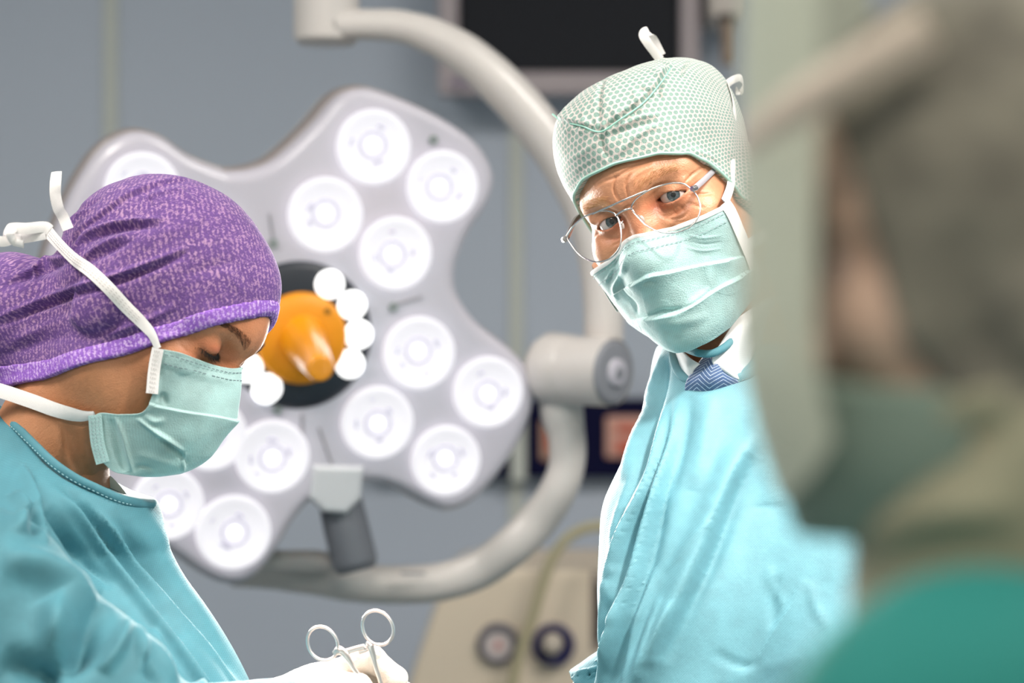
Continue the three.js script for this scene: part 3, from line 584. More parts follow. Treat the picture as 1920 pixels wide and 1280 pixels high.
// a row of dashes along a line on a surface: pts with outward directions
function stitches(points, faces, dash, gap, width, jitter = 0) {
  const c = new THREE.CatmullRomCurve3(points, false, 'centripetal'), fc = new THREE.CatmullRomCurve3(faces, false, 'centripetal'), len = c.getLength(), out = [];
  for (let s = gap; s < len - dash; s += dash + gap) {
    if (jitter && rnd() < jitter) continue;
    const a = c.getPointAt(s / len), b = c.getPointAt((s + dash) / len), f = fc.getPoint((s + dash / 2) / len).normalize(), d = b.clone().sub(a), X = d.clone().normalize(), Y = V().crossVectors(f, X).normalize();
    out.push(new THREE.BoxGeometry(d.length(), width, 0.0003).applyMatrix4(basis(a.add(b).multiplyScalar(0.5), X, Y, V().crossVectors(X, Y))));
  }
  return mergeGeometries(out);
}

// ---------------------------------------------------------------- the surgeon in glasses
const surgeon = {};
{
  const fr = new Frame(P(1204, 391, 2.15), 22.6, -27, 3), S = surgeon; S.frame = fr;
  const base = V(P(1560, 0, 2.25).x, 0, -2.28);
  const t = thing('person', 'man in glasses, dotted green cap, pale mask and light blue gown facing the camera', 'person', base);
  const neckBase = P(1405, 745, 2.27), nl = fr.l(neckBase);
  const hl = headField({ eye: [0.0322, 0, -0.001], socket: 0.0185, lidUp: 0.0045, lidLow: 0.0046, eyeWidth: 0.0142, slant: -0.08, brow: 1.0, skull: [0.071, 0.081, 0.096], face: [0.06, 0.084, 0.052], earOut: 1, neckTo: A3(nl), neck: 0.05, puff: true });
  const head = S.head = fr.field(hl);
  // ---- body: head and neck fine, trunk and legs coarse under the gown
  const torso = (x, y, z) => {
    let d = cone(x, y, z, A3(P(1440, 850, 2.27)), A3(P(1550, 1250, 2.28)), 0.08, 0.14);
    d = smin(d, cone(x, y, z, A3(P(1550, 1250, 2.28)), [base.x, 0.85, base.z], 0.14, 0.13), 0.05);
    d = smin(d, cone(x, y, z, A3(P(1400, 800, 2.27)), A3(P(1300, 880, 2.2)), 0.045, 0.045), 0.04);
    d = smin(d, cone(x, y, z, A3(P(1300, 880, 2.2)), A3(P(1285, 1180, 2.16)), 0.042, 0.036), 0.03);
    d = smin(d, cone(x, y, z, A3(P(1285, 1180, 2.16)), A3(P(1120, 1335, 2.2)), 0.034, 0.027), 0.02);
    d = smin(d, cone(x, y, z, A3(P(1480, 800, 2.3)), A3(P(1620, 900, 2.28)), 0.045, 0.045), 0.04);
    d = smin(d, cone(x, y, z, A3(P(1620, 900, 2.28)), A3(P(1720, 1200, 2.16)), 0.042, 0.036), 0.03);
    return smin(d, cone(x, y, z, A3(P(1720, 1200, 2.16)), A3(P(1560, 1400, 1.98)), 0.034, 0.027), 0.02);
  };
  const C = fr.w(0, -0.02, -0.05), hg = net((x, y, z) => smax(head(x, y, z), sph(x, y, z, A3(C), 0.2), 0.004), [C.x - 0.21, C.y - 0.21, C.z - 0.21], [C.x + 0.21, C.y + 0.21, C.z + 0.21], 0.00125);
  // wrinkles, in the head's x, y (millimetres)
  const wr = folds([
    { pts: [[-28, 33], [-14, 36], [2, 35], [18, 37], [40, 35]], w: 1.3, a: 0.7, kind: 'valley' },
    { pts: [[-30, 43], [-10, 46], [15, 45], [42, 44]], w: 1.4, a: 0.6, kind: 'valley' },
    { pts: [[-4, 12], [-5.5, 20], [-4, 29], [1, 36]], w: 1.2, a: 1.1, kind: 'valley' },
    { pts: [[4, 11], [5.5, 19], [8, 27], [16, 33]], w: 1.2, a: 0.9, kind: 'valley' },
    { pts: [[10, 24], [20, 30], [34, 31]], w: 2.2, a: 0.6, kind: 'ridge' },
    { pts: [[-6, 6], [0, 7], [6, 6]], w: 0.9, a: 0.6, kind: 'valley' },
    { pts: [[47, 4], [54, 9], [63, 13]], w: 1.1, a: 0.8, kind: 'valley' }, { pts: [[48, -1], [56, 1], [66, 1]], w: 1.1, a: 0.9, kind: 'valley' },
    { pts: [[47, -6], [55, -8], [64, -13]], w: 1.1, a: 0.8, kind: 'valley' }, { pts: [[44, -11], [51, -16], [57, -22]], w: 1.1, a: 0.6, kind: 'valley' },
    { pts: [[20, -13], [30, -15.5], [41, -12]], w: 1.2, a: 0.8, kind: 'valley' }, { pts: [[17, -8], [24, -17], [36, -21], [44, -18]], w: 1.3, a: 0.7, kind: 'valley' },
    { pts: [[24, -19], [30, -23], [38, -25]], w: 1.1, a: 0.5, kind: 'valley' }, { pts: [[28, -11], [33, -17]], w: 0.9, a: 0.35, kind: 'valley' }, { pts: [[36, -10], [40, -17]], w: 0.9, a: 0.4, kind: 'valley' },
    { pts: [[-20, -13], [-30, -15.5], [-41, -12]], w: 1.2, a: 0.7, kind: 'valley' }, { pts: [[-18, -9], [-26, -18], [-38, -20]], w: 1.2, a: 0.6, kind: 'valley' },
    { pts: [[-46, 2], [-53, 5], [-60, 8]], w: 1.1, a: 0.7, kind: 'valley' }, { pts: [[-46, -4], [-54, -6], [-62, -10]], w: 1.1, a: 0.7, kind: 'valley' },
    { pts: [[18, 10.5], [28, 13.5], [40, 10], [47, 5]], w: 1.1, a: 0.7, kind: 'valley' }, { pts: [[-18, 10.5], [-28, 13], [-40, 9.5]], w: 1.1, a: 0.7, kind: 'valley' },
  ]);
  displace(hg, (p, n) => { const q = fr.l(p), f = n.dot(fr.Z); return f < 0.05 ? 0 : (2.1 * wr(q.x * 1000, q.y * 1000) + (q.y > 0.02 ? 0.12 * noise3(q.x * 500, q.y * 900, 1) : 0)) * 0.001 * sstep(0.05, 0.4, f); });
  const tone = skinTone([0.56, 0.262, 0.14], 0.2);
  colorBy(hg, (p) => {
    const q = fr.l(p), ex = Math.abs(q.x) - 0.0322, lid = Math.exp(-(((ex / 0.017) ** 2) + ((q.y + 0.002) / 0.0065) ** 2)) * 0.75, inner = Math.exp(-(((Math.abs(q.x) - 0.018) / 0.006) ** 2 + ((q.y + 0.003) / 0.007) ** 2));
    const nose = Math.exp(-((q.x / 0.013) ** 2 + ((q.y + 0.03) / 0.03) ** 2)) * 0.35, bag = Math.exp(-((ex / 0.02) ** 2 + ((q.y + 0.014) / 0.007) ** 2)) * 0.3;
    return tone(q.x, q.y, q.z, clamp(lid + nose + bag + inner * 0.5));
  });
  uvBy(hg, (p) => { const q = fr.l(p); return [Math.atan2(q.x, q.z + 0.08) * 0.085, q.y]; });
  const lg = legs(base.x, base.z, 0.85), bodyCoarse = (x, y, z) => smin(torso(x, y, z), lg(x, y, z), 0.05);
  const nk = (x, y, z) => smin(bodyCoarse(x, y, z), cone(x, y, z, A3(fr.w(0, -0.09, -0.098)), A3(P(1440, 850, 2.27)), 0.045, 0.05), 0.04);
  const bg = net(nk, [base.x - 0.42, -0.02, base.z - 0.3], [base.x + 0.34, 1.56, base.z + 0.5], 0.012);
  colorBy(bg, (p) => tone(p.x, p.y, p.z)); uvBy(bg, flatUV);
  part(t, 'body', mergeGeometries([hg, bg]), skinMat(0.44, 0.00035));
  const eyeAt = [[-0.0322, 0, -0.001], [0.0322, 0, -0.001]];
  for (const e of eyeAt) makeEye(t, fr, e, V(0.0, 1.53, 0), [0.075, 0.105, 0.115]);
  // brows: pale ginger-grey hairs
  for (const s of [-1, 1]) { const hb = []; for (let k = 0; k < 330; k++) {
    const u = Math.pow(rnd(), 0.85), x = s * lerp(0.011, 0.047, u), y = 0.0165 + 0.006 * Math.sin(u * 2.4) + (rnd() - 0.5) * lerp(0.011, 0.005, u) - (s < 0 ? 0.001 : 0);
    let z = 0.04; for (let i = 0; i < 60; i++) { const d = hl(x, y, z); if (d < 0.0004) break; z -= Math.max(d * 0.7, 0.0002); }
    const L = 0.006 + 0.006 * rnd(), up = lerp(0.9, 0.15, u) + (rnd() - 0.5) * 0.6;
    hb.push([fr.w(x, y, z - 0.0005), fr.w(x + s * L * 0.75, y + L * 0.55 * up, z + 0.0025 * rnd() - u * 0.002), 0.00009, fr.Z.clone().multiplyScalar(0.001)]);
  }
  part(t, 'eyebrow', hairs(hb), std(0xc99a6a, 0.6), 'sparse pale ginger eyebrow'); }
  const ls = [];
  for (const s of [-1, 1]) for (const up of [1, -1]) for (let k = 0; k < 34; k++) {
    const u = (k + rnd()) / 34 * 1.8 - 0.9, ex = u * 0.0142, kk = 1 - u * u, y = (up > 0 ? 0.0045 : -0.0046) * kk - 0.08 * ex, z = -0.001 + Math.sqrt(Math.max(0, 0.0139 ** 2 - ex * ex - y * y));
    ls.push([fr.w(s * (0.0322 + ex), y, z), fr.w(s * (0.0322 + ex * 1.25), y + up * 0.003, z + 0.0035), 0.00006]);
  }
  part(t, 'eyelashes', hairs(ls), std(0x8a6a4c, 0.6));

  // ---- cap
  const capCut = [[-1.6, -0.035], [-1.25, -0.01], [-0.95, 0.02], [-0.62, 0.036], [-0.3, 0.0445], [0.05, 0.045], [0.4, 0.039], [0.72, 0.028], [0.95, 0.012], [1.15, -0.008], [1.4, -0.03], [2.2, -0.06], [3.2, -0.075], [4.6, -0.035]];
  const cutAt = (th) => { let k = 0; while (k + 2 < capCut.length && capCut[k + 1][0] < th) k++; const [a, ya] = capCut[k], [b, yb] = capCut[k + 1]; return lerp(ya, yb, sstep(0, 1, (th - a) / (b - a)) * 0.5 + 0.5 * (th - a) / (b - a)); };
  const ang = (x, z) => { const a = Math.atan2(x, z + 0.07); return a < -1.6 ? a + 2 * Math.PI : a; };
  const capBase = (x, y, z) => {
    let d = ell(x, y, z, [0, 0.026, -0.078], [0.0775, 0.125, 0.104]);
    d = smin(d, ell(x, y, z, [0, 0.06, -0.082], [0.08, 0.07, 0.104]), 0.02);
    d = smax(d, y - 0.119 + 0.1 * Math.max(0, -z - 0.06) - 0.03 * x, 0.028);
    return smin(d, hl(x, y, z) - 0.0022, 0.006);
  };
  const capF = (x, y, z) => smax(Math.max(capBase(x, y, z) - 0.0011, -hl(x, y, z) - 0.0015), cutAt(ang(x, z)) - y, 0.0012);
  const capW = S.cap = fr.field(capBase);
  const cc = fr.w(0, 0.035, -0.08), cg = net(fr.field(capF), [cc.x - 0.15, cc.y - 0.15, cc.z - 0.15], [cc.x + 0.15, cc.y + 0.15, cc.z + 0.15], 0.0016);
  const cf = folds([
    { pts: [[1036, 212], [1052, 226], [1085, 234], [1124, 244]], w: 5, a: 3.2, kind: 'step', tail: 3 },
    { pts: [[1124, 246], [1160, 222], [1205, 190], [1240, 150], [1262, 118]], w: 5, a: 3.4, kind: 'step', tail: 3 },
    { pts: [[1140, 130], [1126, 165], [1124, 205], [1126, 246]], w: 3.5, a: 3, kind: 'valley' },
    { pts: [[1127, 240], [1131, 275], [1145, 300]], w: 5, a: 3.2, kind: 'valley' },
    { pts: [[1132, 250], [1160, 238], [1200, 220], [1240, 214]], w: 3.5, a: 1.6, kind: 'ridge' },
    { pts: [[1136, 262], [1170, 245], [1215, 232], [1260, 232]], w: 5, a: 1.4, kind: 'valley' },
    { pts: [[1150, 300], [1185, 262], [1225, 236], [1262, 228]], w: 6, a: 1.6, kind: 'ridge' },
    { pts: [[1240, 150], [1235, 170], [1242, 190]], w: 4, a: 1.6, kind: 'valley' },
    { pts: [[1296, 110], [1284, 130], [1280, 150]], w: 3, a: 2, kind: 'valley' }, { pts: [[1262, 118], [1240, 140], [1215, 152]], w: 3, a: 1.6, kind: 'ridge' },
    { pts: [[1048, 250], [1075, 244], [1110, 250]], w: 4, a: 1.2, kind: 'ridge' }, { pts: [[1056, 300], [1090, 290], [1120, 262]], w: 6, a: 1, kind: 'ridge' },
    { pts: [[1078, 360], [1092, 322], [1120, 300]], w: 6, a: 1, kind: 'valley' },
    { pts: [[1300, 296], [1330, 300], [1352, 318]], w: 6, a: 1.2, kind: 'valley' }, { pts: [[1270, 290], [1300, 284], [1345, 300]], w: 5, a: 0.9, kind: 'ridge' },
    { pts: [[1366, 190], [1372, 240], [1370, 300]], w: 8, a: 1.2, kind: 'ridge' }, { pts: [[1310, 112], [1340, 130], [1364, 160]], w: 4, a: 1.3, kind: 'ridge' },
  ]);
  const gatherAt = []; const seamLine = [[1036, 212], [1052, 226], [1085, 234], [1124, 244], [1160, 222], [1205, 190], [1240, 150], [1262, 118]];
  for (let i = 0; i + 1 < seamLine.length; i++) for (let k = 0; k < 3; k++) { const [ax, ay] = seamLine[i], [bx, by] = seamLine[i + 1], e = (k + rnd()) / 3, x = lerp(ax, bx, e), y = lerp(ay, by, e), L = Math.hypot(bx - ax, by - ay), nx = -(by - ay) / L, ny = (bx - ax) / L, a = 16 + 18 * rnd(), b = 10 + 16 * rnd(), s = (rnd() - 0.5) * 0.6; gatherAt.push({ pts: [[x - nx * a + ny * a * s, y - ny * a - nx * a * s], [x, y], [x + nx * b, y + ny * b]], w: 4, a: 1.3 * (rnd() > 0.5 ? 1 : -1), kind: 'ridge' }); }
  const gather = folds(gatherAt);
  const crumple = (q) => 0.9 * fbm(q.x * 40, q.y * 40, q.z * 40, 2) + 0.5 * (1 - Math.abs(noise3(q.x * 60 + 5, q.y * 30, q.z * 60))) - 0.3;
  displace(cg, (p, n) => { const q = fr.l(p), s = proj(p), hem = sstep(0, 0.012, q.y - cutAt(ang(q.x, q.z))); const inner = hl(q.x, q.y, q.z) < 0.0005, nz = n.z; if (inner) return 0; const f = nz > 0.02 ? 1.6 * cf(s[0], s[1]) * sstep(0.02, 0.3, nz) : 0; const gap = hl(q.x, q.y, q.z) - 0.001; return Math.max((1.3 * crumple(q) + f + (nz > 0 ? gather(s[0], s[1]) : 0)) * 0.001, -gap) * hem; });
  const capUV = (q) => { const d = V(q.x, q.y - 0.04, q.z + 0.08).normalize(), a = Math.acos(clamp(d.z * 0.94 + d.y * 0.34, -1, 1)), yy = d.y * 0.94 - d.z * 0.34, l = Math.hypot(d.x, yy) || 1; return [a * 0.098 * d.x / l, a * 0.098 * yy / l]; };
  uvBy(cg, (p) => capUV(fr.l(p)));
  // hexagonally set dots of green on a pale net
  const dotTex = tex(256, 444, (u, v) => {
    let best = 1; const X = u * 4, Y = v * 4 * 1.7321;
    for (const [ox, oy] of [[0, 0], [0.5, 0.866]]) { const x = X - ox, y = Y - oy, dx = x - Math.round(x), dy = y - Math.round(y / 1.7321) * 1.7321; best = Math.min(best, Math.hypot(dx, dy)); }
    const k = sstep(0.33, 0.415, best), n = 0.94 + 0.12 * (tile(u, v, 40, 40, 2) - 0.5);
    return [lerp(0.62, 0.95, k) * n, lerp(0.755, 0.92, k) * n, lerp(0.71, 0.90, k) * n];
  }, [0.0226, 0.0226 * 1.7321 ], true);
  const capMat = phys(0xffffff, 0.75, { map: dotTex, bumpMap: fineBump, bumpScale: 0.0003, transmission: 0.25, side: THREE.DoubleSide });
  const cap = part(t, 'surgical_cap', cg, capMat, 'pale green dotted surgical cap');
  const capEdge = [], hemPts = [];
  for (let a = -1.55; a <= 1.5; a += 0.1) {                    // the bound hem along the brow
    const y = cutAt(a) + 0.0015; let r = 0.05; for (let i = 0; i < 80; i++) { const d = capBase(Math.sin(a) * r, y, -0.07 + Math.cos(a) * r); if (d > 0) break; r -= Math.min(d, -0.0003); }
    hemPts.push([fr.w(Math.sin(a) * r, y, -0.07 + Math.cos(a) * r), 0.0016]);
  }
  part(cap, 'hem', tube(hemPts, 120, 8, 1, false, fr.Y), std(0xa9d2c4, 0.8), 'mint green bound hem');
  const seamPts = [[1036, 214], [1056, 228], [1090, 236], [1126, 247], [1160, 226], [1205, 194], [1240, 154], [1262, 120]].map(([x, y]) => [cast(x, y, capW, 0.0040, 1.9, 2.4), 0.0008]);
  part(cap, 'seam', tube(seamPts, 80, 8), std(0x9acdbc, 0.8), 'darker green gathered seam');
  // tapes of the cap: a loop on top and a bow behind
  const tw = (pts, w, dz) => ribbon(pts.map(([x, y, d]) => P(x, y, d)), pts.map(([, , , fx = 0, fz = 1]) => V(fx, 0.1, fz)), w, 0.0006, 30);
  part(cap, 'tape', tw([[1238, 112, 2.245], [1226, 96, 2.24], [1214, 80, 2.235], [1206, 66, 2.235], [1208, 60, 2.238, 0.5, 0.6], [1217, 60, 2.246, 0.6, -0.2], [1226, 76, 2.252, 0.3, -1], [1240, 104, 2.255, 0, -1]], 0.0085), M.tape, 'white tape loop on top of the cap');
  part(cap, 'tape', tw([[1362, 158, 2.25], [1376, 149, 2.25], [1388, 146, 2.25, 0.5, 0.8], [1394, 158, 2.26, 1, 0.2], [1390, 172, 2.262, 0.7, -0.5], [1380, 170, 2.258]], 0.007), M.tape, 'white tape bow at the side of the cap');

  // ---- mask, set round the face
  const maskBase = (x, y, z) => {
    const ax = Math.abs(x);
    let d = cone(x, y, z, [0, 0.004, 0.005], [0, -0.044, 0.032], 0.008, 0.012);
    d = smin(d, cone(x, y, z, [0, -0.046, 0.033], [0, -0.112, 0.012], 0.013, 0.02), 0.02);
    d = smin(d, ell(x, y, z, [0, -0.062, -0.02], [0.058, 0.066, 0.045]), 0.03);
    d = smin(d, cone(ax, y, z, [0.048, -0.035, -0.02], [0.05, -0.08, -0.045], 0.02, 0.022), 0.025);
    return smin(d, hl(x, y, z), 0.02) - 0.003;
  };
  const maskTop = [[-1.35, -0.036], [-1.0, -0.0345], [-0.6, -0.030], [-0.3, -0.024], [-0.12, -0.0185], [0, -0.0175], [0.15, -0.0205], [0.4, -0.025], [0.75, -0.0265], [1.05, -0.026], [1.4, -0.028]];
  const maskBot = [[-1.35, -0.085], [-1.0, -0.105], [-0.6, -0.121], [-0.25, -0.129], [0, -0.131], [0.3, -0.130], [0.6, -0.127], [1.0, -0.119], [1.4, -0.108]];
  const lut = (T, a) => { let k = 0; while (k + 2 < T.length && T[k + 1][0] < a) k++; const [p, y] = T[k], [q, w] = T[k + 1]; return lerp(y, w, clamp((a - p) / (q - p))); };
  const NU = 200, NV = 170, mp = [], mu = [], mi = [];
  const hit = (a, y, off) => { const fy = y < -0.09 ? (y + 0.09) * 0.25 : 0, sx = Math.sin(a), sz = Math.cos(a); let r = 0.16; for (let i = 0; i < 90; i++) { const d = maskBase(sx * r, y, -0.045 + fy * 0 + sz * r); if (d < 0.0002) break; r -= Math.max(d * 0.8, 0.0001); if (r < 0.02) break; } return fr.w(sx * (r + off), y, -0.045 + sz * (r + off)); };
  for (let j = 0; j <= NV; j++) for (let i = 0; i <= NU; i++) { const a = lerp(-1.28, lerp(1.06, 1.26, j / NV), i / NU), y = lerp(lut(maskTop, a), lut(maskBot, a), j / NV), p = hit(a, y, 0); mp.push(p.x, p.y, p.z); mu.push(i / NU * 0.18, (1 - j / NV) * 0.11); }
  for (let j = 0; j < NV; j++) for (let i = 0; i < NU; i++) { const a = j * (NU + 1) + i; mi.push(a, a + NU + 1, a + 1, a + 1, a + NU + 1, a + NU + 2); }
  const mg = new THREE.BufferGeometry(); mg.setAttribute('position', new THREE.Float32BufferAttribute(mp, 3)); mg.setAttribute('uv', new THREE.Float32BufferAttribute(mu, 2)); mg.setIndex(mi); mg.computeVertexNormals();
  const mf = folds([
    { pts: [[1362, 486], [1300, 498], [1250, 508], [1214, 514], [1186, 530]], w: 3, a: 4.2, kind: 'step', tail: 9, ends: 0 },
    { pts: [[1384, 516], [1340, 540], [1292, 572], [1262, 584], [1217, 593]], w: 3.5, a: 4.5, kind: 'step', tail: 9, ends: 0 },
    { pts: [[1395, 600], [1350, 634], [1318, 650]], w: 5, a: 2, kind: 'ridge' },
    { pts: [[1216, 592], [1240, 584], [1262, 582], [1280, 578]], w: 4.5, a: 4, kind: 'valley' }, { pts: [[1206, 530], [1218, 526], [1230, 529]], w: 4, a: 2.4, kind: 'valley' },
    { pts: [[1180, 470], [1168, 510], [1152, 540], [1160, 562]], w: 4.5, a: 3.4, kind: 'ridge' }, { pts: [[1168, 452], [1152, 490], [1140, 535]], w: 5, a: 2.4, kind: 'valley' },
    { pts: [[1160, 520], [1172, 548], [1192, 570], [1196, 590]], w: 4, a: 2.2, kind: 'valley' }, { pts: [[1284, 575], [1310, 556], [1330, 540]], w: 6, a: 2, kind: 'ridge' },
    { pts: [[1150, 500], [1135, 530]], w: 3, a: 2, kind: 'ridge' }, { pts: [[1228, 600], [1270, 604], [1330, 590]], w: 10, a: 1.6, kind: 'ridge' },
    { pts: [[1322, 480], [1325, 520], [1326, 545]], w: 10, a: 1.4, kind: 'ridge' },
    { pts: [[1290, 440], [1312, 446], [1352, 442]], w: 2.5, a: 0.7, kind: 'ridge' }, { pts: [[1292, 452], [1320, 458], [1354, 454]], w: 2.5, a: 0.7, kind: 'valley' }, { pts: [[1282, 462], [1315, 470], [1354, 466]], w: 2.5, a: 0.7, kind: 'ridge' },
  ]);
  displace(mg, (p, n) => { const s = proj(p), q = fr.l(p); return (mf(s[0], s[1]) + 0.35 * fbm(q.x * 60, q.y * 60, q.z * 60, 2)) * 0.001 * sstep(-0.2, 0.3, n.z); });
  const mask = part(t, 'face_mask', thicken(mg, NU, NV, 0.0008), MASK, 'pale mint pleated face mask');
  const rowAt = (y, a0, a1, n, off) => tri(n).map((k) => { const a = lerp(a0, a1, k / (n - 1)); return hit(a, y(a), off); }), outAt = (a0, a1, n) => tri(n).map((k) => { const a = lerp(a0, a1, k / (n - 1)); return fr.X.clone().multiplyScalar(Math.sin(a)).addScaledVector(fr.Z, Math.cos(a)); });
  for (const dy of [0.006, 0.0135]) part(mask, 'stitching', stitches(rowAt((a) => lut(maskTop, a) - dy, -1.2, 1.02, 60, 0.0016), outAt(-1.2, 1.02, 60), 0.0032, 0.0016, 0.0006), thread, 'grey dashed stitching');
  const band = (dy0, w, mat, name, label) => part(mask, name, ribbon(rowAt((a) => lut(maskTop, a) - dy0, -1.27, 1.05, 50, 0.0008), outAt(-1.27, 1.05, 50), w, 0.0005, 90), mat, label);
  band(0.0015, 0.004, M.tape, 'binding', 'white bound upper edge');
  for (const [a0, a1, s] of [[1.05, 1.24, 1], [-1.27, -1.27, -1]]) {
    const a = a0, aAt = (k) => lerp(a0, a1, k / 11);             // bound sides that run on into the ties
    const ys = tri(12).map((k) => lerp(lut(maskTop, a) + 0.002, lut(maskBot, a) + 0.012, k / 11));
    const pts = ys.map((y, k) => hit(aAt(k), y, 0.0012)), fc = ys.map((_, k) => fr.X.clone().multiplyScalar(Math.sin(aAt(k))).addScaledVector(fr.Z, Math.cos(aAt(k))));
    part(mask, 'side_binding', ribbon(pts, fc, 0.0125, 0.0007, 40), M.tape, 'white woven side binding');
    const up = tri(9).map((k) => { const e = k / 8, aa = a + s * e * 1.0, y = lerp(ys[0], 0.07, e); let r = 0.14; for (let i = 0; i < 90; i++) { const d = capBase(Math.sin(aa) * r, y, -0.07 + Math.cos(aa) * r); if (d < 0.0018) break; r -= Math.max(d * 0.7, 0.0002); } return k === 0 ? pts[0] : fr.w(Math.sin(aa) * r, y, -0.07 + Math.cos(aa) * r); });
    part(mask, 'tie', ribbon(up, tri(9).map((k) => { const aa = a + s * k / 8; return fr.X.clone().multiplyScalar(Math.sin(aa)).addScaledVector(fr.Z, Math.cos(aa)); }), 0.009, 0.0006, 30), M.tape, 'white tie running up over the cap');
    const y5 = ys[6], lo = tri(9).map((k) => { const e = k / 8, aa = a + s * e * 1.4, y = lerp(y5, y5 + 0.004, e); let r = 0.14; for (let i = 0; i < 90; i++) { const d = hl(Math.sin(aa) * r, y, -0.07 + Math.cos(aa) * r); if (d < 0.002) break; r -= Math.max(d * 0.7, 0.0002); } return k === 0 ? pts[6] : fr.w(Math.sin(aa) * r, y, -0.07 + Math.cos(aa) * r); });
    part(mask, 'tie', ribbon(lo, tri(9).map((k) => { const aa = a + s * k / 8 * 1.4; return fr.X.clone().multiplyScalar(Math.sin(aa)).addScaledVector(fr.Z, Math.cos(aa)); }), 0.010, 0.0006, 30), M.tape, 'white tie running round the neck');
  }

  // ---- gown
  const nc = A3(P(1342, 640, 2.2)), gw = (x, y, z) => {
    let d = cone(x, y, z, A3(P(1430, 800, 2.25)), A3(P(1545, 1150, 2.25)), 0.085, 0.19);
    d = smin(d, cone(x, y, z, A3(P(1545, 1150, 2.25)), [base.x, 0.8, base.z], 0.19, 0.2), 0.06);
    d = smin(d, cone(x, y, z, [base.x, 0.8, base.z], [base.x, 0.32, base.z], 0.2, 0.24), 0.06);
    d = smin(d, cone(x, y, z, A3(P(1385, 750, 2.25)), A3(P(1336, 840, 2.2)), 0.055, 0.054), 0.04);
    d = smin(d, cone(x, y, z, A3(P(1336, 840, 2.2)), A3(P(1286, 985, 2.175)), 0.054, 0.063), 0.05);
    d = smin(d, cone(x, y, z, A3(P(1286, 985, 2.175)), A3(P(1288, 1140, 2.15)), 0.063, 0.064), 0.05);
    d = smin(d, cone(x, y, z, A3(P(1288, 1140, 2.15)), A3(P(1292, 1400, 2.12)), 0.062, 0.068), 0.05);
    d = smin(d, cone(x, y, z, A3(P(1500, 760, 2.28)), A3(P(1640, 880, 2.26)), 0.05, 0.07), 0.05);
    d = smin(d, cone(x, y, z, A3(P(1640, 880, 2.26)), A3(P(1730, 1200, 2.14)), 0.07, 0.07), 0.04);
    d = smin(d, cone(x, y, z, A3(P(1730, 1200, 2.14)), A3(P(1580, 1390, 1.98)), 0.07, 0.045), 0.04);
    d = smin(d, cone(x, y, z, A3(P(1350, 690, 2.235)), A3(P(1400, 760, 2.25)), 0.062, 0.075), 0.03);
    return d;
  };
  const collarY = P(0, 645, 2.2).y, gf = (x, y, z) => smax(smax(gw(x, y, z), -ell(x, y, z, nc, [0.036, 0.033, 0.1]), 0.003), Math.max(0.34 - y, y - collarY), 0.003);
  const [gg, gLow] = gownNet(gf, [base.x - 0.46, 0.3, base.z - 0.34], [base.x + 0.42, 1.58, base.z + 0.46], 0.0031, 0.009, 1.18);
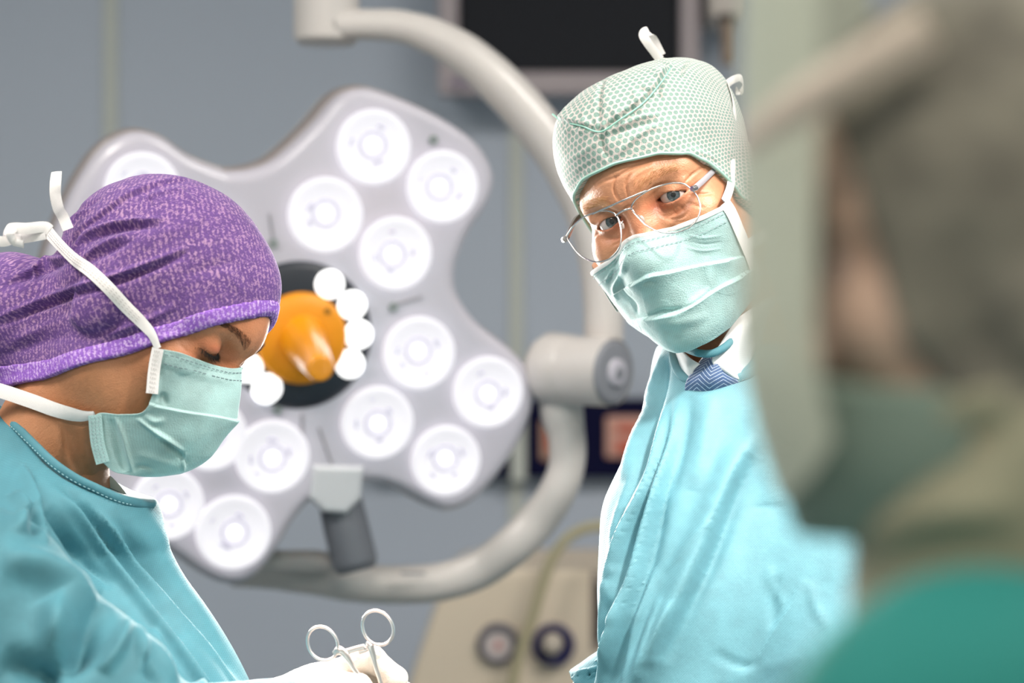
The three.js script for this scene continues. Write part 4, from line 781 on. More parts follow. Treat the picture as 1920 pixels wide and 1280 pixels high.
  const fold = folds([
    { pts: [[1262, 740], [1244, 840], [1214, 950], [1186, 1060], [1160, 1180], [1150, 1340]], w: 6, a: 3.6, kind: 'ridge', ends: 2 }, { pts: [[1236, 720], [1216, 810], [1180, 900], [1152, 990], [1142, 1080]], w: 6, a: 4, kind: 'ridge' },
    { pts: [[1228, 760], [1200, 850], [1168, 940], [1150, 1020]], w: 6, a: 3.4, kind: 'valley' }, { pts: [[1206, 860], [1178, 960], [1160, 1060], [1152, 1150]], w: 6, a: 3.4, kind: 'ridge' },
    { pts: [[1186, 1000], [1172, 1080], [1168, 1160], [1150, 1260], [1146, 1340]], w: 6, a: 3.6, kind: 'ridge', ends: 2 }, { pts: [[1216, 1010], [1196, 1090], [1176, 1180], [1164, 1300]], w: 6.5, a: 3.6, kind: 'valley' },
    { pts: [[1285, 740], [1276, 820], [1258, 900], [1246, 980]], w: 7, a: 3, kind: 'ridge' },
    { pts: [[1278, 722], [1270, 755], [1256, 836], [1225, 940], [1199, 1048], [1171, 1156], [1130, 1340]], w: 9.52, a: 10.1, kind: 'ridge', ends: 2 },
    { pts: [[1250, 720], [1241, 790], [1222, 878], [1182, 976], [1146, 1084], [1132, 1340]], w: 8.5, a: 9, kind: 'ridge', ends: 2 },
    { pts: [[1262, 730], [1248, 820], [1215, 920], [1180, 1030], [1118, 1340]], w: 8.5, a: 9, kind: 'valley', ends: 2 },
    { pts: [[1242, 660], [1222, 740], [1196, 810], [1163, 900]], w: 8.5, a: 8.75, kind: 'ridge' }, { pts: [[1252, 668], [1232, 760], [1206, 850], [1170, 950]], w: 8.5, a: 9, kind: 'valley' },
    { pts: [[1410, 730], [1408, 805], [1359, 909], [1318, 1012], [1277, 1115], [1170, 1340]], w: 27.6, a: 16.2, kind: 'ridge', ends: 2 },
    { pts: [[1400, 860], [1366, 960], [1335, 1045], [1300, 1120], [1245, 1240]], w: 17, a: 10, kind: 'valley' },
    { pts: [[1290, 740], [1275, 830], [1240, 950], [1215, 1050], [1190, 1150]], w: 14.9, a: 10, kind: 'valley' },
    { pts: [[1225, 1060], [1212, 1110], [1195, 1180], [1180, 1280]], w: 8.5, a: 7.5, kind: 'ridge' }, { pts: [[1240, 1120], [1222, 1180], [1210, 1280]], w: 8.5, a: 6.25, kind: 'ridge' }, { pts: [[1262, 1130], [1240, 1190], [1226, 1250]], w: 8.5, a: 5, kind: 'ridge' },
    { pts: [[1160, 1060], [1162, 1110], [1158, 1180], [1162, 1260]], w: 8.5, a: 6.25, kind: 'ridge' }, { pts: [[1148, 1090], [1158, 1140], [1165, 1170]], w: 8.5, a: 5, kind: 'ridge' },
    { pts: [[1456, 1080], [1450, 1130], [1447, 1178]], w: 9.52, a: 3.5, kind: 'valley' }, { pts: [[1500, 1080], [1478, 1130], [1440, 1185], [1410, 1246]], w: 8.5, a: 3, kind: 'step', tail: 5 },
    { pts: [[1338, 1222], [1370, 1240], [1405, 1248], [1425, 1236]], w: 8.5, a: 2, kind: 'valley' }, { pts: [[1440, 1060], [1450, 1100], [1470, 1140]], w: 8.5, a: 2, kind: 'ridge' },
    { pts: [[1518, 1090], [1530, 1140], [1552, 1180]], w: 8.5, a: 2, kind: 'ridge' }, { pts: [[1250, 1070], [1270, 1050], [1310, 1000], [1330, 985]], w: 8.5, a: 3.12, kind: 'ridge' },
    { pts: [[1420, 760], [1440, 850], [1445, 950]], w: 27.6, a: 8.75, kind: 'ridge' }, { pts: [[1330, 740], [1322, 820], [1300, 920]], w: 17, a: 5, kind: 'ridge' },
  ]);
  for (const g of [gg, gLow]) displace(g, (p, n) => { const s = proj(p), nb = sstep(0, 0.02, ell(p.x, p.y, p.z, nc, [0.036, 0.033, 0.1])); const big = 2.5 * fbm(p.x * 12 + p.y * 3, p.y * 4, p.z * 12, 2) + (p.y < 1.2 ? sstep(1.2, 0.8, p.y) * 10 * noise3(p.x * 16, p.y * 1.5, p.z * 16) : 0); return (fold(s[0], s[1]) * sstep(-0.25, 0.25, n.z) * nb + big * nb) * 0.001; });
  for (const g of [gg, gLow]) uvBy(g, flatUV);
  const gown = part(t, 'surgical_gown', mergeGeometries([gg, gLow]), GOWN, 'light blue surgical gown');
  const nb = [[1262, 648], [1264, 668], [1269, 688], [1279, 703], [1300, 712], [1330, 715], [1362, 713], [1395, 706], [1425, 690]].map(([x, y]) => [cast(x, y, gw, 0.0008, 1.9, 2.4), 0.0046]);
  part(gown, 'neckband', tube(nb, 120, 10, 0.5), GOWN, 'stitched neckband');
  part(gown, 'stitching', stitches(nb.map(([p]) => p.clone().add(V(0, -0.0026, 0.0022))), nb.map(() => V(0, 0.2, 1)), 0.0022, 0.0018, 0.0005), thread);
  // cuff of his forearm and the cream glove below it
  const fz = 2.2, fa = P(1290, 1215, fz), fb = P(1112, 1318, fz);
  const cuffF = (x, y, z) => smax(cone(x, y, z, A3(fa), A3(fb), 0.045, 0.037), -(cone(x, y, z, A3(fa), A3(fb), 0.041, 0.033)), 0.002);
  const endN = fb.clone().sub(fa).normalize(), cuffCut = (x, y, z) => smax(cuffF(x, y, z), (x - fb.x) * endN.x + (y - fb.y) * endN.y + (z - fb.z) * endN.z - 0.006, 0.003);
  const cu = net(cuffCut, [fb.x - 0.08, fb.y - 0.08, fb.z - 0.08], [fa.x + 0.06, fa.y + 0.06, fa.z + 0.08], 0.0025);
  const cfold = folds([{ pts: [[1078, 1262], [1110, 1256], [1140, 1246]], w: 4, a: 4, kind: 'ridge' }, { pts: [[1090, 1276], [1115, 1264], [1140, 1256]], w: 4, a: 4, kind: 'valley' }, { pts: [[1112, 1243], [1130, 1236], [1142, 1226]], w: 3, a: 3, kind: 'ridge' }]);
  displace(cu, (p, n) => (cfold(...proj(p)) + 1.2 * fbm(p.x * 50, p.y * 50, p.z * 50, 2)) * 0.001); uvBy(cu, flatUV);
  part(gown, 'sleeve_cuff', cu, GOWN2, 'gathered teal sleeve cuff');
  const gl = (x, y, z) => {
    let d = cone(x, y, z, A3(P(1150, 1296, fz)), A3(P(1112, 1345, fz)), 0.031, 0.036);
    const k = P(1112, 1345, fz);
    for (let f = 0; f < 4; f++) { const a = V(k.x - 0.012 - f * 0.004, k.y - 0.028 + f * 0.004, k.z + 0.03 - f * 0.019), b = a.clone().add(V(-0.02, -0.035, 0.004)), c = b.clone().add(V(0.012, -0.022, 0.004)); d = smin(d, Math.min(cone(x, y, z, A3(a), A3(b), 0.0095, 0.0085), cone(x, y, z, A3(b), A3(c), 0.0085, 0.007)), 0.006); }
    return smin(d, cone(x, y, z, [k.x, k.y - 0.01, k.z + 0.03], [k.x - 0.03, k.y - 0.05, k.z + 0.045], 0.012, 0.009), 0.008);
  };
  const gk = P(1112, 1345, fz), glv = net(gl, [gk.x - 0.11, gk.y - 0.13, gk.z - 0.08], [gk.x + 0.09, gk.y + 0.08, gk.z + 0.1], 0.003); uvBy(glv, flatUV);
  part(t, 'glove', glv, S.gloveMat = phys(0xf0e4d8, 0.5, { bumpMap: fineBump, bumpScale: 0.0003 }), 'cream rubber glove');

  const gk2 = P(1545, 1420, 1.965); part(t, 'glove', glv.clone().translate(gk2.x - gk.x, gk2.y - gk.y, gk2.z - gk.z), S.gloveMat, 'cream rubber glove');
  S.hand = { glv, gk };

  // ---- shirt collar and tie
  const sheetPx = (rows, name, mat, label, nu = 24, nv = 16, th = 0.0012, uvs = [0.05, 0.05], par = t) => part(par, name, thicken(sheet(rows.map((r) => r.map(([x, y, d]) => P(x, y, d))), nu, nv, uvs), nu, nv, th), mat, label);
  const shirt = std(0xeef0f2, 0.75, { bumpMap: weaveBump, bumpScale: 0.0002, side: THREE.DoubleSide });
  const collar = sheetPx([[[1382, 596, 2.175], [1440, 560, 2.2], [1470, 560, 2.26]], [[1352, 642, 2.152], [1405, 620, 2.17], [1450, 610, 2.24]], [[1336, 677, 2.15], [1380, 690, 2.158], [1440, 680, 2.22]], [[1352, 704, 2.156], [1395, 712, 2.162], [1450, 710, 2.22]]], 'shirt_collar', shirt, 'white shirt collar');
  sheetPx([[[1262, 640, 2.19], [1290, 668, 2.165], [1312, 682, 2.158]], [[1268, 665, 2.185], [1286, 684, 2.165], [1300, 694, 2.159]], [[1276, 690, 2.182], [1286, 700, 2.168], [1296, 710, 2.163]]], 'collar_wing', shirt, 'white shirt collar wing', 16, 10, 0.0012, [0.05, 0.05], collar);
  const tieTex = tex(256, 256, (u, v) => { const x = Math.abs((u * 2) % 1 - 0.5) * 2, k = (v * 9 + x * 2.2) % 1, w = sstep(0.0, 0.03, k) * (1 - sstep(0.2, 0.23, k)), n = 0.9 + 0.2 * tile(u, v, 64, 64, 4); return w > 0.5 ? [0.74 * n, 0.79 * n, 0.87 * n] : [0.30 * n, 0.40 * n, 0.56 * n]; }, [0.05, 0.045]);
  sheetPx([[[1318, 668, 2.165], [1345, 672, 2.152], [1372, 678, 2.158]], [[1302, 690, 2.163], [1335, 692, 2.150], [1376, 698, 2.156]], [[1286, 716, 2.162], [1330, 716, 2.15], [1385, 718, 2.158]], [[1284, 745, 2.17], [1330, 745, 2.16], [1390, 745, 2.17]]], 'necktie', phys(0xffffff, 0.5, { map: tieTex, sheen: 0.4, sheenColor: new THREE.Color(1, 1, 1), side: THREE.DoubleSide }), 'blue tie with pale chevron stripes', 24, 20, 0.002);
  part(t, 'undershirt_edge', tube([[1284, 652, 2.165], [1312, 662, 2.148], [1336, 662, 2.146], [1362, 648, 2.152], [1385, 620, 2.17]].map(([x, y, d]) => [P(x, y, d), 0.0035]), 40, 10, 0.7), GOWN2, 'teal cloth edge under the chin');
}
// ---------------------------------------------------------------- his glasses
{
  const fr = surgeon.frame, at = (x, y, z = 0.033) => { let p = fr.on(x, y, 2, z + 0.006); for (let k = 0; k < 4; k++) p = fr.on(x, y, 2, z + 0.006 + 0.5 * Math.max(0, 0.002 - fr.l(p).y)); return p; }, t0 = at(1190, 395);
  const t = thing('eyeglasses', 'thin silver wire rimmed glasses on the older man', 'glasses', t0);
  const R = [[1184, 388.5], [1191, 375], [1213, 358.6], [1235, 349], [1264, 342.6], [1282, 344.5], [1294, 353], [1304, 363], [1311, 378], [1313, 393], [1308, 409], [1296, 423.5], [1279, 433], [1257, 436.7], [1235, 433.8], [1213, 422.8], [1200, 410.4], [1188, 397]];
  const L = [[1063, 445], [1067, 435], [1082, 416], [1099, 404.6], [1121, 397], [1139, 395], [1151, 399.5], [1159, 410], [1164, 428], [1165, 445], [1160.6, 466], [1150, 480], [1136, 488], [1118, 490.6], [1099, 485], [1083, 473], [1070, 457]];
  const wire = std(0xcfc9c8, 0.22, { metalness: 1 }), lensMat = phys(0xffffff, 0.02, { transmission: 1, thickness: 0, ior: 1.25, specularIntensity: 0.25 });
  for (const [pts, cx] of [[R, 0.02], [L, -0.02]]) {
    const W = pts.map(([x, y]) => { const p = at(x, y), q = fr.l(p); return at(x, y, 0.033 - 0.25 * Math.pow(Math.max(0, Math.abs(q.x) - 0.02), 2) / 0.05); });
    const rim = part(t, 'rim', tube(W.map((p) => [p, 0.0007]), 120, 8, 1, true, fr.Z), wire, 'silver wire rim');
    const c = W.reduce((a, b) => a.add(b), V()).multiplyScalar(1 / W.length), curve = new THREE.CatmullRomCurve3(W, true, 'centripetal').getPoints(60), pos = [], idx = [];
    pos.push(...A3(c.clone().addScaledVector(fr.Z, 0.0012)));
    for (const p of curve) pos.push(p.x, p.y, p.z);
    for (let i = 1; i < curve.length; i++) idx.push(0, i + 1, i);
    const g = new THREE.BufferGeometry(); g.setAttribute('position', new THREE.Float32BufferAttribute(pos, 3)); g.setIndex(idx); g.computeVertexNormals();
    part(t, 'lens', g, lensMat, 'clear lens');
  }
  const rod = (pts, r, name, mat = wire, f = 1, label) => part(t, name, tube(pts.map((p) => [p, r]), 40, 10, f), mat, label);
  rod([at(1111, 401), at(1140, 388, 0.035), at(1180, 370.5, 0.036), at(1213, 357)], 0.0009, 'brow_bar');
  rod([at(1155, 404, 0.033), at(1166, 396, 0.037), at(1177, 391.8, 0.037), at(1185, 391, 0.033)], 0.001, 'bridge');
  const h = at(1298, 354, 0.032), h2 = at(1305, 352, 0.027);
  rod([h, h2], 0.0026, 'hinge');
  const inn = (x, y, z) => fr.on(x, y, 0, z);
  rod([at(1301, 354, 0.028), at(1318, 339, 0.0), at(1337, 321, -0.035), at(1356, 305, -0.07)], 0.0026, 'temple_arm', std(0xe6dfe8, 0.35, { metalness: 0.7 }), 0.45, 'flat silver temple arm');
  const hl2 = at(1062, 446, 0.026), q = fr.l(hl2);
  rod([at(1060, 448, 0.026), at(1058, 449, 0.02)], 0.0028, 'hinge');
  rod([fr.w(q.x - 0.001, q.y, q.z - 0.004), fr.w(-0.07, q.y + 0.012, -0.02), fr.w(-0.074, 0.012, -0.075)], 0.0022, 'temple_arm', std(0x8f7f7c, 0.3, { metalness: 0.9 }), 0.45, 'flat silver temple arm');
  for (const [x, y] of [[1204, 411], [1166, 422]]) {
    part(t, 'nose_pad', new THREE.SphereGeometry(0.0036, 14, 10).scale(0.6, 1, 0.5).applyMatrix4(basis(at(x, y, 0.026), fr.X, fr.Y, fr.Z)), phys(0xe8d8d0, 0.15, { transmission: 0.6, thickness: 0.002 }), 'clear nose pad');
    part(t, 'pad_arm', tube([[at(x - (x > 1180 ? 8 : -2), y - 8, 0.033), 0.0005], [at(x - (x > 1180 ? 4 : 0), y - 2, 0.028), 0.0005], [at(x, y, 0.026), 0.0005]], 12, 6), wire);
  }
}

// ---------------------------------------------------------------- the woman in the purple cap
const nurse = {};
{
  const turn0 = new Frame(V(0, 0, 0), -32, 73, 0), fr = new Frame(P(386, 645, 2.07).addScaledVector(turn0.X, 0.031), -32, 73, 0), N = nurse; N.frame = fr;
  const base = V(P(60, 0, 2.14).x, 0, -2.16);
  const t = thing('person', 'woman in purple cap and mint mask looking down, in a teal gown beside the lamp', 'person', base);
  const hl = headField({ eye: [0.031, 0, -0.001], lidUp: -0.0037, lidLow: 0.0046, eyeWidth: 0.0148, slant: -0.2, brow: 0.88, skull: [0.07, 0.081, 0.094], face: [0.057, 0.08, 0.051], earOut: 0.97, neckTo: A3(fr.l(P(40, 940, 2.13))), neck: 0.051, puff: false, cheek: 0.016 });
  const head = fr.field(hl);
  const C = fr.w(0, -0.02, -0.05), hg = net((x, y, z) => smax(head(x, y, z), sph(x, y, z, A3(C), 0.2), 0.004), [C.x - 0.21, C.y - 0.21, C.z - 0.21], [C.x + 0.21, C.y + 0.21, C.z + 0.21], 0.0014);
  const wr = folds([                                          // lid crease, corner lines, neck lines: in the head's z, y (millimetres)
    { pts: [[-14, 0.5], [-8, 5], [0, 7.5], [6, 6]], w: 1.0, a: 0.8, kind: 'valley' },
    { pts: [[-15, -4], [-10, -9], [-2, -12], [6, -11]], w: 1.2, a: 0.5, kind: 'valley' },
    { pts: [[-18, -2], [-24, 0], [-30, 4]], w: 1.0, a: 0.4, kind: 'valley' }, { pts: [[-18, -4], [-25, -5], [-31, -4]], w: 1.0, a: 0.35, kind: 'valley' },
  ]);
  displace(hg, (p, n) => { const q = fr.l(p); return q.x < -0.012 ? wr(q.z * 1000, q.y * 1000) * 0.001 : 0; });
  const nw = folds([{ pts: [[120, 790], [125, 830], [140, 870], [165, 905]], w: 6, a: 1.2, kind: 'valley' }, { pts: [[150, 800], [162, 850], [178, 900]], w: 10, a: 2.5, kind: 'ridge' }, { pts: [[105, 780], [110, 830], [122, 880]], w: 12, a: 2, kind: 'ridge' }]);
  displace(hg, (p, n) => { const q = fr.l(p); return n.z > 0 && q.y < -0.08 ? nw(...proj(p)) * 0.001 : 0; });
  const tone = skinTone([0.49, 0.212, 0.1], 0.16);
  colorBy(hg, (p) => {
    const q = fr.l(p), ez = q.z, ax = Math.abs(q.x), lid = Math.exp(-(((ax - 0.031) / 0.014) ** 2 + ((q.y - 0.001) / 0.005) ** 2)) * 0.55, cheek = Math.exp(-(((ax - 0.045) / 0.02) ** 2 + ((q.y + 0.03) / 0.02) ** 2)) * 0.3;
    return tone(q.x, q.y, q.z, clamp(lid + cheek + Math.exp(-((ez - 0.02) ** 2 + (q.y + 0.02) ** 2) / 0.0004) * 0.2 + 0.22 * sstep(-0.03, 0.01, ez) * sstep(-0.06, -0.02, q.y)));
  });
  uvBy(hg, (p) => { const q = fr.l(p); return [Math.atan2(q.x, q.z + 0.08) * 0.085, q.y]; });
  const torso = (x, y, z) => {
    let d = cone(x, y, z, A3(P(100, 1050, 2.13)), A3(P(90, 1420, 2.13)), 0.06, 0.13);
    d = smin(d, cone(x, y, z, A3(P(90, 1420, 2.13)), [base.x, 0.85, base.z], 0.13, 0.13), 0.05);
    d = smin(d, cone(x, y, z, A3(fr.w(0, -0.09, -0.1)), A3(P(90, 1080, 2.13)), 0.036, 0.045), 0.04);
    d = smin(d, cone(x, y, z, A3(P(50, 1090, 2.07)), A3(P(-20, 1150, 1.93)), 0.04, 0.042), 0.04);
    d = smin(d, cone(x, y, z, A3(P(-20, 1150, 1.93)), A3(P(200, 1430, 1.87)), 0.042, 0.036), 0.03);
    d = smin(d, cone(x, y, z, A3(P(200, 1430, 1.87)), A3(P(520, 1345, 2.06)), 0.034, 0.026), 0.02);
    d = smin(d, cone(x, y, z, A3(P(90, 1090, 2.18)), A3(P(60, 1180, 2.32)), 0.04, 0.042), 0.04);
    d = smin(d, cone(x, y, z, A3(P(60, 1180, 2.32)), A3(P(200, 1480, 2.36)), 0.042, 0.036), 0.03);
    return smin(d, cone(x, y, z, A3(P(200, 1480, 2.36)), A3(P(560, 1420, 2.24)), 0.034, 0.026), 0.02);
  };
  const lg = legs(base.x, base.z, 0.85, Math.PI / 2), bg = net((x, y, z) => smin(torso(x, y, z), lg(x, y, z), 0.05), [base.x - 0.32, -0.02, base.z - 0.36], [base.x + 0.32, 1.56, base.z + 0.4], 0.012);
  colorBy(bg, (p) => tone(p.x, p.y, p.z)); uvBy(bg, flatUV);
  part(t, 'body', mergeGeometries([hg, bg]), skinMat(0.5, 0.0004));
  for (const s of [-1, 1]) makeEye(t, fr, [0.031 * s, 0, -0.001], fr.w(0.031 * s, -0.3, 0.3), [0.1, 0.13, 0.14]);
  const surf = (x, y) => { let z = 0.05; for (let i = 0; i < 90; i++) { const d = hl(x, y, z); if (d < 0.0003) break; z -= Math.max(d * 0.7, 0.0002); } return z; };
  for (const s of [-1, 1]) {                                  // brows and lashes, a mesh for each eye
    const hb = [], hs = [];
    for (let k = 0; k < 520; k++) {
      const u = Math.pow(rnd(), 0.8), x = s * lerp(0.011, 0.049, u), y = 0.0155 + 0.0075 * Math.sin(u * 2.5) + (rnd() - 0.5) * lerp(0.0095, 0.002, u), z = surf(x, y), L = 0.004 + 0.0045 * rnd();
      hb.push([fr.w(x, y, z - 0.0004), fr.w(x + s * L * 0.85, y + L * lerp(0.7, -0.15, u), z + 0.0008 - L * u * 0.7), 0.000085, V(0, 0, 0)]);
    }
    for (let k = 0; k < 120; k++) {
      const u = (k + rnd()) / 120 * 1.86 - 0.93, ex = u * 0.0148, kk = 1 - u * u, y = -0.0037 * kk - 0.2 * ex - 0.0006, z = -0.001 + Math.sqrt(Math.max(0, 0.0142 ** 2 - ex * ex - y * y)), L = (0.0045 + 0.0035 * rnd() + 0.002 * Math.sin(k * 0.9)) * (s < 0 ? 1 : 0.4);
      hs.push([fr.w(s * (0.031 + ex), y, z), fr.w(s * (0.031 + ex * 1.35) + (rnd() - 0.5) * 0.001, y - L * 0.62, z + L * 0.7), 0.0002, fr.Y.clone().multiplyScalar(-0.0012)]);
    }
    for (let k = 0; k < 50; k++) { const u = (k + rnd()) / 50 * 1.7 - 0.85, ex = u * 0.0148, y = -0.0046 * (1 - u * u) - 0.2 * ex, z = -0.001 + Math.sqrt(Math.max(0, 0.0139 ** 2 - ex * ex - y * y)); hs.push([fr.w(s * (0.031 + ex), y, z), fr.w(s * (0.031 + ex * 1.2), y - 0.003, z + 0.002), 0.00006, V(0, 0, 0)]); }
    part(t, 'eyebrow', hairs(hb), std(0x5a3a2c, 0.6), 'brown arched eyebrow');
    part(t, 'eyelashes', hairs(hs), std(0x0c0806, 1), 'long dark lowered eyelashes');
  }

  // ---- cap: skull dome and the tied-back hair
  const hemPx = [[560, 548], [517, 566], [460, 588], [380, 614], [300, 641], [220, 664], [130, 690], [60, 706], [-60, 716], [-220, 720]];
  const hem = hemPx.map(([x, y], i) => { const q = fr.l(fr.on(x, y, 0, [-0.005, -0.02, -0.043, -0.058, -0.067][i] ?? -0.072)); return [q.z, q.y]; });
  const hemAt = (z) => { let k = 0; while (k + 2 < hem.length && hem[k + 1][0] > z) k++; const [a, ya] = hem[k], [b, yb] = hem[k + 1]; return lerp(ya, yb, clamp((z - a) / (b - a), -0.5, 1.5)); };
  const bunC = fr.l(P(-8, 588, 2.12));
  const capBase = (x, y, z) => {
    let d = ell(x, y, z, [0, 0.026, -0.078], [0.077, 0.0885, 0.1]);
    d = smin(d, hl(x, y, z) - 0.0032, 0.008);
    d = smin(d, ell(x, y, z, [0, bunC.y, bunC.z], [0.062, 0.058, 0.062]), 0.03);
    return d;
  };
  const hs = (x, y, z) => hemAt(z) - y;
  const capF = (x, y, z) => smax(Math.max(capBase(x, y, z) - 0.0013, -hl(x, y, z) - 0.0015), hs(x, y, z) * 0.9, 0.001);
  const capW = fr.field(capBase);
  const lo = P(-210, 760, 2.12), hi = P(560, 280, 2.12), cg = net(fr.field(capF), [lo.x, lo.y, -2.24], [hi.x, hi.y, -1.96], 0.0019);
  const cf = folds([
    { pts: [[132, 462], [155, 433], [192, 409], [247, 371], [299, 350], [378, 332]], w: 5, a: 4.5, kind: 'step', tail: 4 },
    { pts: [[134, 470], [160, 440], [200, 424], [245, 415], [312, 410]], w: 4.5, a: 4, kind: 'ridge' }, { pts: [[150, 462], [190, 440], [240, 427], [300, 424]], w: 6, a: 4.5, kind: 'valley' },
    { pts: [[-10, 596], [69, 566], [137, 542], [213, 517], [292, 489], [356, 462]], w: 5, a: 4, kind: 'ridge' }, { pts: [[-10, 612], [69, 580], [137, 554], [213, 529], [292, 500], [350, 474]], w: 6.5, a: 5.5, kind: 'valley' },
    { pts: [[148, 488], [192, 460], [241, 438]], w: 5, a: 3.5, kind: 'ridge' }, { pts: [[158, 496], [200, 472], [250, 452]], w: 6, a: 4, kind: 'valley' },
    { pts: [[112, 424], [130, 405], [155, 390], [192, 374]], w: 4, a: 3, kind: 'valley' }, { pts: [[120, 436], [145, 408], [175, 392]], w: 4, a: 3, kind: 'ridge' },
    { pts: [[262, 372], [300, 362], [345, 352]], w: 4, a: 2, kind: 'ridge' }, { pts: [[275, 396], [282, 378], [272, 360]], w: 3, a: 2, kind: 'valley' }, { pts: [[330, 350], [352, 366], [372, 384]], w: 4, a: 1.6, kind: 'ridge' },
    { pts: [[60, 500], [95, 488], [125, 480]], w: 4, a: 3, kind: 'ridge' }, { pts: [[64, 510], [90, 502], [128, 492]], w: 5, a: 3, kind: 'valley' }, { pts: [[58, 498], [66, 512], [60, 530]], w: 3, a: 2, kind: 'ridge' },
    { pts: [[20, 520], [70, 500], [112, 470]], w: 5, a: 2.5, kind: 'ridge' }, { pts: [[0, 540], [60, 518], [120, 500]], w: 8, a: 3, kind: 'valley' },
    { pts: [[180, 640], [240, 614], [300, 590], [330, 570]], w: 7, a: 2.4, kind: 'ridge' }, { pts: [[120, 676], [180, 652], [282, 602]], w: 5, a: 2.2, kind: 'step', tail: 4 },
    { pts: [[20, 640], [90, 612], [150, 590]], w: 10, a: 2.5, kind: 'ridge' }, { pts: [[0, 670], [80, 640], [150, 624]], w: 10, a: 2, kind: 'valley' },
    { pts: [[220, 470], [300, 440], [380, 410]], w: 14, a: 1.6, kind: 'ridge' }, { pts: [[340, 520], [400, 500], [450, 490]], w: 12, a: 1.4, kind: 'valley' },
  ]);
  const crumple = (q) => 0.8 * fbm(q.x * 34, q.y * 34, q.z * 34, 2) + 0.8 * (1 - Math.abs(noise3(q.x * 40, (q.y + q.z * 0.4) * 60, q.z * 26))) - 0.5;
  displace(cg, (p, n) => { const q = fr.l(p), k = sstep(0.014, 0.032, q.y - hemAt(q.z)); if (hl(q.x, q.y, q.z) < 0.0005) return 0; const nz = n.z, gap = hl(q.x, q.y, q.z) - 0.001; return Math.max((crumple(q) + (nz > 0 ? 1.15 * cf(...proj(p)) * sstep(0, 0.3, nz) : 0)) * 0.001, -gap) * k; });
  const capUV = (q) => { const d = V(q.x, q.y - 0.03, q.z + 0.08), r = Math.max(d.length(), 0.09); d.normalize(); const a = Math.acos(clamp(-d.x, -1, 1)), l = Math.hypot(d.y, d.z) || 1; return [a * r * d.z / l, a * r * d.y / l]; };
  uvBy(cg, (p) => capUV(fr.l(p)));
  // printed cloth: rows of pale flecks on violet
  const violet = (dark) => tex(512, 512, (u, v) => {
    const row = 0.5 + 0.5 * Math.cos((u + v) * 2 * Math.PI * 16 + 5 * (tfbm(u, v, 8, 8, 3, 40) - 0.5)), col = tile(u, v, 40, 52, 17), fine = tile(u, v, 110, 90, 19), patch = tfbm(u, v, 5, 5, 3, 23);
    const k = clamp(sstep(0.38, 0.95, row * 0.34 + col * 0.72 + (fine - 0.5) * 0.55) * (0.55 + 0.5 * patch)), w = 0.92 + 0.16 * fine;
    return dark ? [lerp(0.42, 0.72, k) * w, lerp(0.275, 0.565, k) * w, lerp(0.555, 0.71, k) * w] : [lerp(0.55, 0.80, k) * w, lerp(0.36, 0.69, k) * w, lerp(0.74, 0.86, k) * w];
  }, [0.115, 0.115]);
  const cap = part(t, 'surgical_cap', cg, phys(0xffffff, 0.8, { map: violet(true), bumpMap: fineBump, bumpScale: 0.0003, transmission: 0.15, side: THREE.DoubleSide }), 'purple flecked surgical cap gathered at the back');
  const hemF = (x, y, z) => smax(smax(Math.max(capBase(x, y, z) - 0.0021, -hl(x, y, z) - 0.0015), hs(x, y, z) * 0.9, 0.001), y - hemAt(z) - 0.021, 0.001), hem2 = net(fr.field(hemF), [lo.x, lo.y, -2.24], [hi.x, hi.y, -1.96], 0.0019);
  uvBy(hem2, (p) => capUV(fr.l(p)));
  part(cap, 'hem', hem2, phys(0xffffff, 0.75, { map: violet(false), bumpMap: fineBump, bumpScale: 0.0002, side: THREE.DoubleSide }), 'brighter violet hem');

  // ---- mask: near half drawn as a net on the face, far half its mirror image
  const L = (x, y, v) => fr.l(fr.on(x, y, 0, v));
  const X = [0, -0.014, -0.03, -0.0455, -0.056, -0.064], X2 = [0, -0.02, -0.035, -0.0465, -0.0545, -0.06];
  const halfPx = [
    [[453, 689], [432, 690], [402, 684], [364, 673], [332, 664], [300, 655]], [[452, 727], [429, 724], [396, 716], [357, 706], [322, 698], [292, 690]], [[447, 764], [421, 763], [389, 757], [352, 749], [316, 742], [286, 738]],
    [[442, 790], [412, 791], [378, 788], [338, 780], [300, 770], [266, 772]], [[420, 822], [390, 826], [355, 825], [312, 815], [266, 798], [222, 777]], [[396, 856], [360, 861], [320, 858], [275, 845], [228, 820], [179, 778]],
    [[367, 877], [330, 884], [292, 880], [252, 868], [215, 850], [184, 830]], [[340, 888], [302, 893], [270, 894], [241, 890], [213, 884], [194, 868]],
  ];
  const depthOf = (i, j) => lerp(X[i], X2[i], Math.min(1, j / 3)) * (j > 4 ? 1 - 0.05 * (j - 4) : 1);
  const half = halfPx.map((r, j) => r.map(([x, y], i) => L(x, y, depthOf(i, j))));
  const farHalf = halfPx.map((r, j) => r.map(([x, y], i) => { const k = lerp(0.1, 0.5, i / 5); return i ? L(lerp(r[0][0], x, k) - 2, lerp(r[0][1], y, k) - 2, -depthOf(i, j) * 0.85) : half[j][0].clone(); }));
  for (const h of [half, farHalf]) for (const r of h) for (let i = 1; i < r.length; i++) for (let k = 0; k < 3; k++) { const q = r[i], d = hl(q.x, q.y, q.z); if (d < 0.004) q.addScaledVector(grad(hl, q), 0.004 - d); }
  const full = half.map((r, j) => [...r.map((q) => q.clone()).reverse(), ...farHalf[j].slice(1).map((q) => q.clone())].map((q) => q.applyMatrix4(fr.m)));
  const NU = 220, NV = 180, mg = sheet(full, NU, NV, [0.18, 0.12]);
